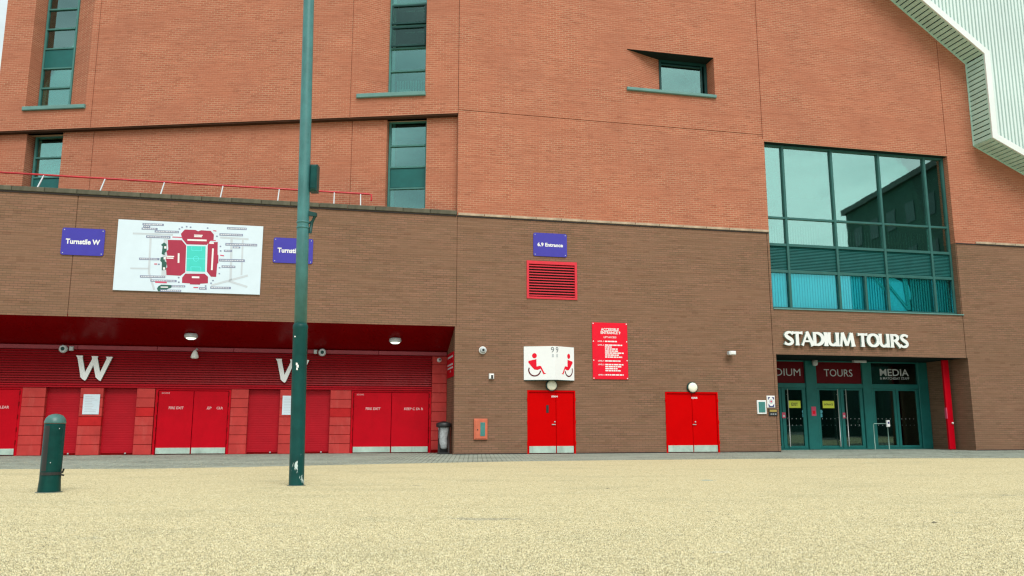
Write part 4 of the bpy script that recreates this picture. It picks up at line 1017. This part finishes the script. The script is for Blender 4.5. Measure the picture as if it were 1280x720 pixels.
t = thing('security_camera', 'pear shaped white camera hanging from a bracket on the red beam', 'camera', -8.45, Y - .25, 3.38)
m = MB(); m.tube([(.05, .16, .05), (.05, 0, .06), (0, 0, .0)], .025); m.build('bracket', 'pale_grey', t)
m = MB(); m.lathe([(.06, -.27), (.12, -.25), (.125, -.19), (.09, -.08), (.05, -.02), (.03, .01)], (0, 0, 0), 'z', 18); m.build('dome', 'white', t)
t = thing('movement_sensor', 'small white sensor box on brown brick above the orange cabinet', 'sensor', 1.21, 0, 2.56)
m = MB(); m.bbox(-.085, .085, -.09, 0, -.09, .09, .025); m.build('housing', 'white', t)
m = MB(); m.bbox(-.02, .05, -.10, -.0901, -.08, .04, .006); m.build('lens', 'black', t)
t = thing('security_camera', 'white bullet camera on brown brick between red door and entrance', 'camera', 9.94, 0, 3.47)
m = MB(); m.bbox(-.13, .10, -.32, -.10, -.05, .09, .03); m.build('housing', 'white', t); m = MB(); m.tube([(0, 0, .02), (0, -.12, .02)], .03); m.build('arm', 'pale_grey', t)
m = MB(); m.bbox(-.17, -.1305, -.29, -.14, -.03, .07, .005); m.build('lens', 'pale_grey', t)
t = thing('security_camera', 'small grey dome camera under the entrance soffit', 'camera', 14.66, Y2 - .25, 3.40)
m = MB(); m.lathe([(.03, -.14), (.09, -.11), (.11, -.05), (.11, .09)], (0, 0, 0), 'z', 16); m.build('dome', 'pale_grey', t)
t = thing('ceiling_lamp', 'slim grey lamp fitting under the entrance soffit above TOURS', 'lamp', 16.55, Y2 - .4, 3.46)
m = MB(); m.bbox(-.28, .28, -.08, .08, -.05, .038, .02); m.build('fitting', 'pale_grey', t)

# orange cabinet
t = thing('wall_cabinet', 'small orange cabinet with a narrow dark window low on brown brick', 'cabinet', .855, 0, .82)
m = MB(); m.bbox(-.225, .225, -.07, 0, -.34, .34, .01); m.build('frame', 'orange_box', t)
m = MB(); m.bbox(-.19, .19, -.085, -.0701, -.30, .30, .008); m.build('door', 'orange_box', t)
m = MB(); m.bbox(-.02, .14, -.092, -.0851, -.23, .22, .006); m.build('glass_panel', 'teal_face', t)
m = MB(); m.lathe([(.02, 0), (.02, .01)], (-.11, -.0855, -.02), 'y', 8); m.build('lock', 'black', t)

# plates beside the entrance
t = thing('wall_plate', 'white framed plate with a plain teal face left of the entrance', 'sign', 11.09, 0, 1.585)
m = MB(); m.bbox(-.18, .18, -.04, 0, -.245, .245, .012); m.build('frame', 'white', t); m = MB(); m.bbox(-.13, .13, -.046, -.0401, -.19, .19, .004); m.build('panel', 'teal_face', t)
t = thing('wall_plate', 'white plate with a round blue emblem beside the glazed entrance', 'sign', 11.47, 0, 1.78)
m = MB(); m.bbox(-.16, .16, -.03, 0, -.215, .215, .02); m.build('panel', 'white', t)
m = MB()
for sx in (-1, 1):
    for sz in (-1, 1): m.prism([(sx * .03, sz * .17), (sx * .115, sz * .17), (sx * .115, sz * .06)][::-sx * sz], -.033, -.0302)
m.prism([(-.1, -.19), (.1, -.19), (.08, -.15), (-.08, -.15)], -.033, -.0302); m.build('emblem_print', 'navy', t)
m = MB(); m.lathe([(.085, .0302), (.085, .034)], (0, 0, .01), 'y', 20); m.build('emblem_print', 'pale_grey', t)
m = MB(); m.lathe([(.035, .0345), (.035, .037)], (0, 0, .01), 'y', 16); m.build('emblem_print', 'pink', t)
t = thing('wall_plate', 'small black and gold plaque below the blue emblem plate', 'sign', 11.53, 0, 1.40)
m = MB(); m.bbox(-.17, .17, -.03, 0, -.125, .125, .008); m.build('panel', 'black', t); m = MB(); m.box(-.14, .14, -.034, -.0302, .02, .10); m.build('band_print', 'gold', t)
k = MB()
for x_ in (-.11, -.03, .06): k.box(x_, x_ + .06, -.033, -.0302, -.07, -.045)
k.build('small_print', 'pale_grey', t)['kind'] = 'stuff'

# paper notices on the piers
for xx, lb in ((-11.53, 'white paper notice on the red pier below the unobstructed W'), (-5.36, 'white paper notice on a red pier partly behind the green pole')):
    t = thing('notice', lb, 'notice', xx, Y - .006, 1.61, 'paper notices on the red piers')
    m = MB(); m.bbox(-.245, .245, -.014, .0, -.32, .32, .004); m.build('sheet', 'sign_white', t)
    k = MB(); z = .24
    while z > -.26: k.box(-.19, -.19 + rnd.uniform(.2, .38), -.0165, -.0142, z - .008, z + .008); z -= .052
    k.build('small_print', 'map_grey', t)['kind'] = 'stuff'
# stickers on the entrance doors
t = thing('exit_notice', 'yellow EXIT notice on the leftmost visible entrance door', 'notice', 13.83, Y2 + .018, 1.76)
m = MB(); m.box(-.255, .255, -.004, 0, -.14, .14); m.build('sheet', 'yellow', t); text('EXIT', 'black', t, 0, -.006, 0, .28, .12, bold=.02)
t = thing('entrance_notice', 'yellow ENTRANCE notice on the glass door below TOURS', 'notice', 15.32, Y2 + .018, 1.76)
m = MB(); m.box(-.255, .255, -.004, 0, -.14, .14); m.build('sheet', 'yellow', t); text('ENTRANCE', 'black', t, 0, -.006, 0, .40, .075, bold=.02)
for xx, lb in ((14.20, 'blue sticker on the right edge of the EXIT door glass'), (14.97, 'blue sticker on the left edge of the ENTRANCE door glass')):
    t = thing('sticker', lb, 'sticker', xx, Y2 + .018, 1.40, 'blue stickers on the entrance doors')
    m = MB(); m.lathe([(.07, 0), (.07, .004)], (0, 0, .08), 'y', 14); m.box(-.05, .05, -.004, 0, -.14, .0); m.build('sheet', 'cyan_sticker', t)
for xx, yy, zz_, w2, h2, lb in ((14.60, Y2 - .066, 1.49, .10, .18, 'pink notice on the green post between the two entrance doors'), (13.32, Y2 - .008, 1.33, .075, .11, 'pink and white sticker at the left edge of the EXIT door'), (15.97, Y2 - .008, 1.33, .06, .11, 'pink and white sticker between the paired doors below TOURS')):
    t = thing('sticker', lb, 'sticker', xx, yy, zz_, 'pink stickers on the entrance')
    m = MB(); m.box(-w2, w2, -.006, 0, -h2, h2); m.build('sheet', 'pink', t)
    k = MB(); k.box(-w2 * .6, w2 * .6, -.009, -.0062, -h2 * .6, h2 * .1); k.build('print', 'pale_grey' if w2 < .09 else 'sign_red', t)
# barrier with a card reader in front of the media doors
t = thing('barrier_rail', 'steel barrier with a white card reader in front of the media doors', 'barrier', 17.0, 1.5, 0)
m = MB(); m.tube([(-.31, 0, 0), (-.31, 0, .98), (-.28, 0, 1.01), (.28, 0, 1.01)], .018); m.build('rail', 'rail_grey', t); m = MB(); m.tube([(.31, -.0, 0), (.31, -.0, 1.0)], .018); m.build('post', 'rail_grey', t)
m = MB(); m.bbox(.22, .36, -.10, -.03, .88, 1.14, .02); m.build('card_reader', 'white', t); m = MB(); m.bbox(.255, .325, -.106, -.1001, 1.0, 1.08, .004); m.build('screen', 'navy', t)
# little red hoop rail at the far right
t = thing('hoop_rail', 'red tubular hoop rail against brown brick at far right', 'handrail', 22.35, -.5, 0)
pts = [(-.18, 0, 0), (-.18, 0, .15)] + [(-.18 + .15 * (1 - math.cos(a)), 0, .85 + .15 * math.sin(a)) for a in [R(q) for q in (0, 20, 45, 70, 90)]] + [(1.4, 0, 1.0)]
m = MB(); m.tube(pts, .026); m.tube([(-.18, 0, .30), (1.4, 0, .30)], .02, 8); m.build('rail', 'red_rail', t)
# red panel on the brick return of the recess
t = thing('sign', 'red panel with white lines on the brick return beside the bin', 'sign', -.034, .95, 2.98)
m = MB(); m.box(-.012, .0, -.80, .80, -.42, .42); m.build('panel', 'red_paint', t)
m = MB(); m.box(-.016, -.0121, -.6, .6, .24, .31); m.box(-.016, -.0121, -.6, .6, -.02, .04); m.box(-.016, -.0121, -.6, .6, -.13, -.07); m.box(-.016, -.0121, -.1, .0, -.24, -.19); m.build('small_print', 'pale_grey', t)['kind'] = 'stuff'

# litter bin
t = thing('litter_bin', 'black litter bin with a sagging clear bag at the recess corner', 'bin', -.30, .55, 0)
m = MB(); m.box(-.16, .17, .12, .19, 0, .92); m.bbox(-.17, .20, -.17, .2, 0, .05, .01); m.tube([(.17, -.13, 0), (.17, -.13, .92)], .02, 8); m.tube([(-.16, -.13, .03), (-.16, -.13, .92)], .012, 8); m.build('stand', 'black', t)
m = MB(); m.lathe([(.24, .88), (.25, .92), (.25, 1.0), (.22, 1.03), (.10, 1.06), (.02, 1.07)], (0, 0, 0), 'z', 20); m.build('lid', 'black', t)
bv = MB(); prof = [(.07, .16), (.11, .20), (.13, .34), (.145, .55), (.17, .75), (.20, .87)]; n_ = 18; vv = []; ff = []
for r, z in prof:
    for k in range(n_):
        a = 2 * math.pi * k / n_; q = r * (1 + .14 * math.sin(5 * a + z * 6) * (1 - z)); vv.append((q * math.cos(a) + .02 * math.sin(z * 9), q * math.sin(a) * .9, z))
for i in range(len(prof) - 1):
    for k in range(n_): j = (k + 1) % n_; ff.append((i * n_ + k, i * n_ + j, (i + 1) * n_ + j, (i + 1) * n_ + k))
ff.append(tuple(range(n_ - 1, -1, -1))); bv.add(vv, ff, True); bv.build('bag', 'bag', t)

# ------------------------------------------------------------------ street furniture
t = gthing('lamp_post', 'tall dark green steel pole rising past the top of the picture', 'pole', -3.435, 13.28)
tl = (-.0178, 0)
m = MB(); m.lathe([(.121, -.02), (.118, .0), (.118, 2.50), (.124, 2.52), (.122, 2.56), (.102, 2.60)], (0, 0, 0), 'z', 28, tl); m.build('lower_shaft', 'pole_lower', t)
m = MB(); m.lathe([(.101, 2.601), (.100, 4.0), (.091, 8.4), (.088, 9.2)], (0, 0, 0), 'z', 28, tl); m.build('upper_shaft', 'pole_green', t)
m = MB(); m.lathe([(.125, 9.2), (.13, 9.24), (.10, 9.32), (.03, 9.36)], (0, 0, 0), 'z', 20, tl); m.build('cap', 'pole_dark', t)
for z in (4.20, 4.29):
    m = MB(); m.lathe([(.104, z), (.110, z + .005), (.110, z + .025), (.104, z + .03)], (0, 0, 0), 'z', 24, tl); m.build('band', 'pole_green', t)
m = MB(); m.bbox(.075 - .09, .20 - .09, -.07, .11, 4.84, 5.31, .03); bx = m.build('junction_box', 'pole_dark', t); m = MB(); m.bbox(.09 - .09, .185 - .09, -.082, -.0705, 4.88, 5.27, .012); m.build('box_cover', 'pole_lower', bx)
bx.location.x = .03
m = MB(); m.add([(.02, -.03, 4.50), (.02, .03, 4.50), (.02, .03, 4.42), (.02, -.03, 4.42), (.15, -.03, 4.47), (.15, .03, 4.47), (.15, .03, 4.41), (.15, -.03, 4.41)],
                [(0, 1, 2, 3), (7, 6, 5, 4), (0, 4, 5, 1), (2, 6, 7, 3), (0, 3, 7, 4), (1, 5, 6, 2)])
m.tube([(.13, 0, 4.44), (.07, 0, 4.30), (.05, 0, 4.12)], .026, 8); m.tube([(.02, 0, 4.30), (.09, 0, 4.33)], .02, 8); m.build('bracket', 'pole_dark', t)
k = MB()
for z, a, w_, h_ in ((1.905, -.012, .03, .035), (1.87, .004, .034, .04), (1.83, -.004, .026, .03)):
    k.add([(a - .035 - w_ / 2, -.1192, z), (a - .035 + w_ / 2, -.1197, z - .006), (a - .035 + w_ / 2, -.1197, z + h_), (a - .035 - w_ / 2, -.1192, z + h_ + .008)], [(0, 1, 2, 3)])
k.lathe([(.012, .1195), (.012, .122)], (-.095, 0, 2.37), 'y', 8); k.build('sticker', 'white_text', t)

m = MB(); m.lathe([(.150, .0005), (.147, .004), (.122, .008)], (0, 0, 0), 'z', 28); m.build('contact_ring', 'paver_joint', t)  # dark ring added at the pole's foot as painted contact shade
t = gthing('bollard', 'thick dark green bollard with a domed cap and side latch', 'bollard', -6.64, 11.97)
m = MB(); m.lathe([(.150, -.01), (.150, .02), (.139, .18), (.138, .97)], (0, 0, 0), 'z', 32); m.build('body', 'bollard_green', t)
m = MB(); m.lathe([(.142, .972), (.144, .985), (.142, 1.0), (.128, 1.045), (.095, 1.085), (.05, 1.105), (.008, 1.112)], (0, 0, 0), 'z', 32); m.build('cap', 'bollard_cap', t)
m = MB(); m.lathe([(.180, .0005), (.176, .004), (.151, .009)], (0, 0, 0), 'z', 32); m.build('contact_ring', 'paver_joint', t)  # added dark ring, contact shade painted around the bollard
def onbody(a0, a1, z0, z1, r, n=6):
    mb = MB(); pts = []
    for i in range(n + 1):
        a = R(a0 + (a1 - a0) * i / n); pts.append((math.sin(a), -math.cos(a)))
    v = []
    for rr in (r, .137):
        for z in (z0, z1): v += [(p * rr, q * rr, z) for p, q in pts]
    k = n + 1; f = [(i, i + 1, k + i + 1, k + i) for i in range(n)] + [(i + 1, i, 2 * k + i, 2 * k + i + 1) for i in range(n)] + [(k + i, k + i + 1, 3 * k + i + 1, 3 * k + i) for i in range(n)]
    f += [(0, k, 3 * k, 2 * k), (n, 2 * k + n, 3 * k + n, k + n)]
    mb.add(v, f); return mb
onbody(-34, 2, .30, .94, .1395).build('recess_panel', 'black', t); onbody(3, 74, .30, .95, .1425).build('front_plate', 'bollard_green', t); onbody(-36, 100, .245, .285, .147).build('strap', 'black', t)
m = MB(); m.tube([(.13, .0, .27), (.165, .01, .28), (.18, .01, .33)], .014, 8); m.tube([(.14, .0, .25), (.19, .01, .235)], .012, 8); m.build('latch', 'black', t)
m = MB(); m.lathe([(.008, .143), (.008, .148)], (.115, .060, .90), 'y', 8); m.lathe([(.007, .14), (.007, .145)], (.06, .005, .42), 'y', 8); m.build('bolts', 'pale_grey', t)

for x_, y_, lb in ((1.45, 12.6, 'small dark dead leaf on the yellow gravel, the farther of two'), (4.15, 8.25, 'small dark dead leaf on the yellow gravel, the nearer of two')):
    t = gthing('dead_leaf', lb, 'leaf', x_, y_, 'scraps on the gravel')
    m = MB(); m.add([(-.034, 0, .003), (-.007, .02, .010), (.034, .007, .004), (.007, -.017, .008), (0, 0, .015)], [(0, 4, 1), (1, 4, 2), (2, 4, 3), (3, 4, 0)]); m.build('leaf_blade', 'black', t)

# ------------------------------------------------------------------ building across the plaza, mirrored in the big window
A_, D_, N_ = Vector((48.5, -1.7)), Vector((-.383, .924)), Vector((.924, .383))
op = tag(link('brick_building', None, None, (A_.x, A_.y, 0), math.atan2(D_.y, D_.x)), 'dark building across the plaza, seen only mirrored in the large window', 'building')
m = MB(); m.box(0, 20, -14, 0, 0, 20.4); m.build('wall', 'far_wall', op)
m = MB(); m.box(-.3, 20.3, -14.3, .35, 20.41, 20.9); m.box(8, 19, -9, -.4, 20.901, 21.2); m.build('roof', 'roof_dark', op)
def lw(x, y): c, q = math.cos(YAW_P), math.sin(YAW_P); return Vector((ORG.x + x * c - y * q, ORG.y + x * q + y * c))
a2, b2 = lw(26, -68), lw(64, -50); d2 = b2 - a2
lo_ = tag(link('low_building', None, None, (a2.x, a2.y, 0), math.atan2(d2.y, d2.x)), 'long low dark building across the plaza, mirrored in the entrance doors', 'building')
m = MB(); m.box(0, d2.length, -8, 0, 0, 6.6); m.build('wall', 'far_wall', lo_)
m = MB(); m.prism_z([(-.4, -8.4), (d2.length + .4, -8.4), (d2.length + .4, .4), (-.4, .4)], 6.61, 7.0); m.build('roof', 'roof_dark', lo_)
for ix in range(9):
    m = MB(); m.box(2 + ix * 4.4, 3.6 + ix * 4.4, .01, .06, 1.0, 2.6); m.build('window', 'frame_dark', lo_)
wn = MB(); wn.box(0, 1.4, .01, .05, 0, 1.7); wm = wn.mesh('window', 'frame_dark')
for ix in range(6):
    for iz in range(5): link('window', wm, op, (1.6 + ix * 3.0, 0, 2.2 + iz * 3.7))
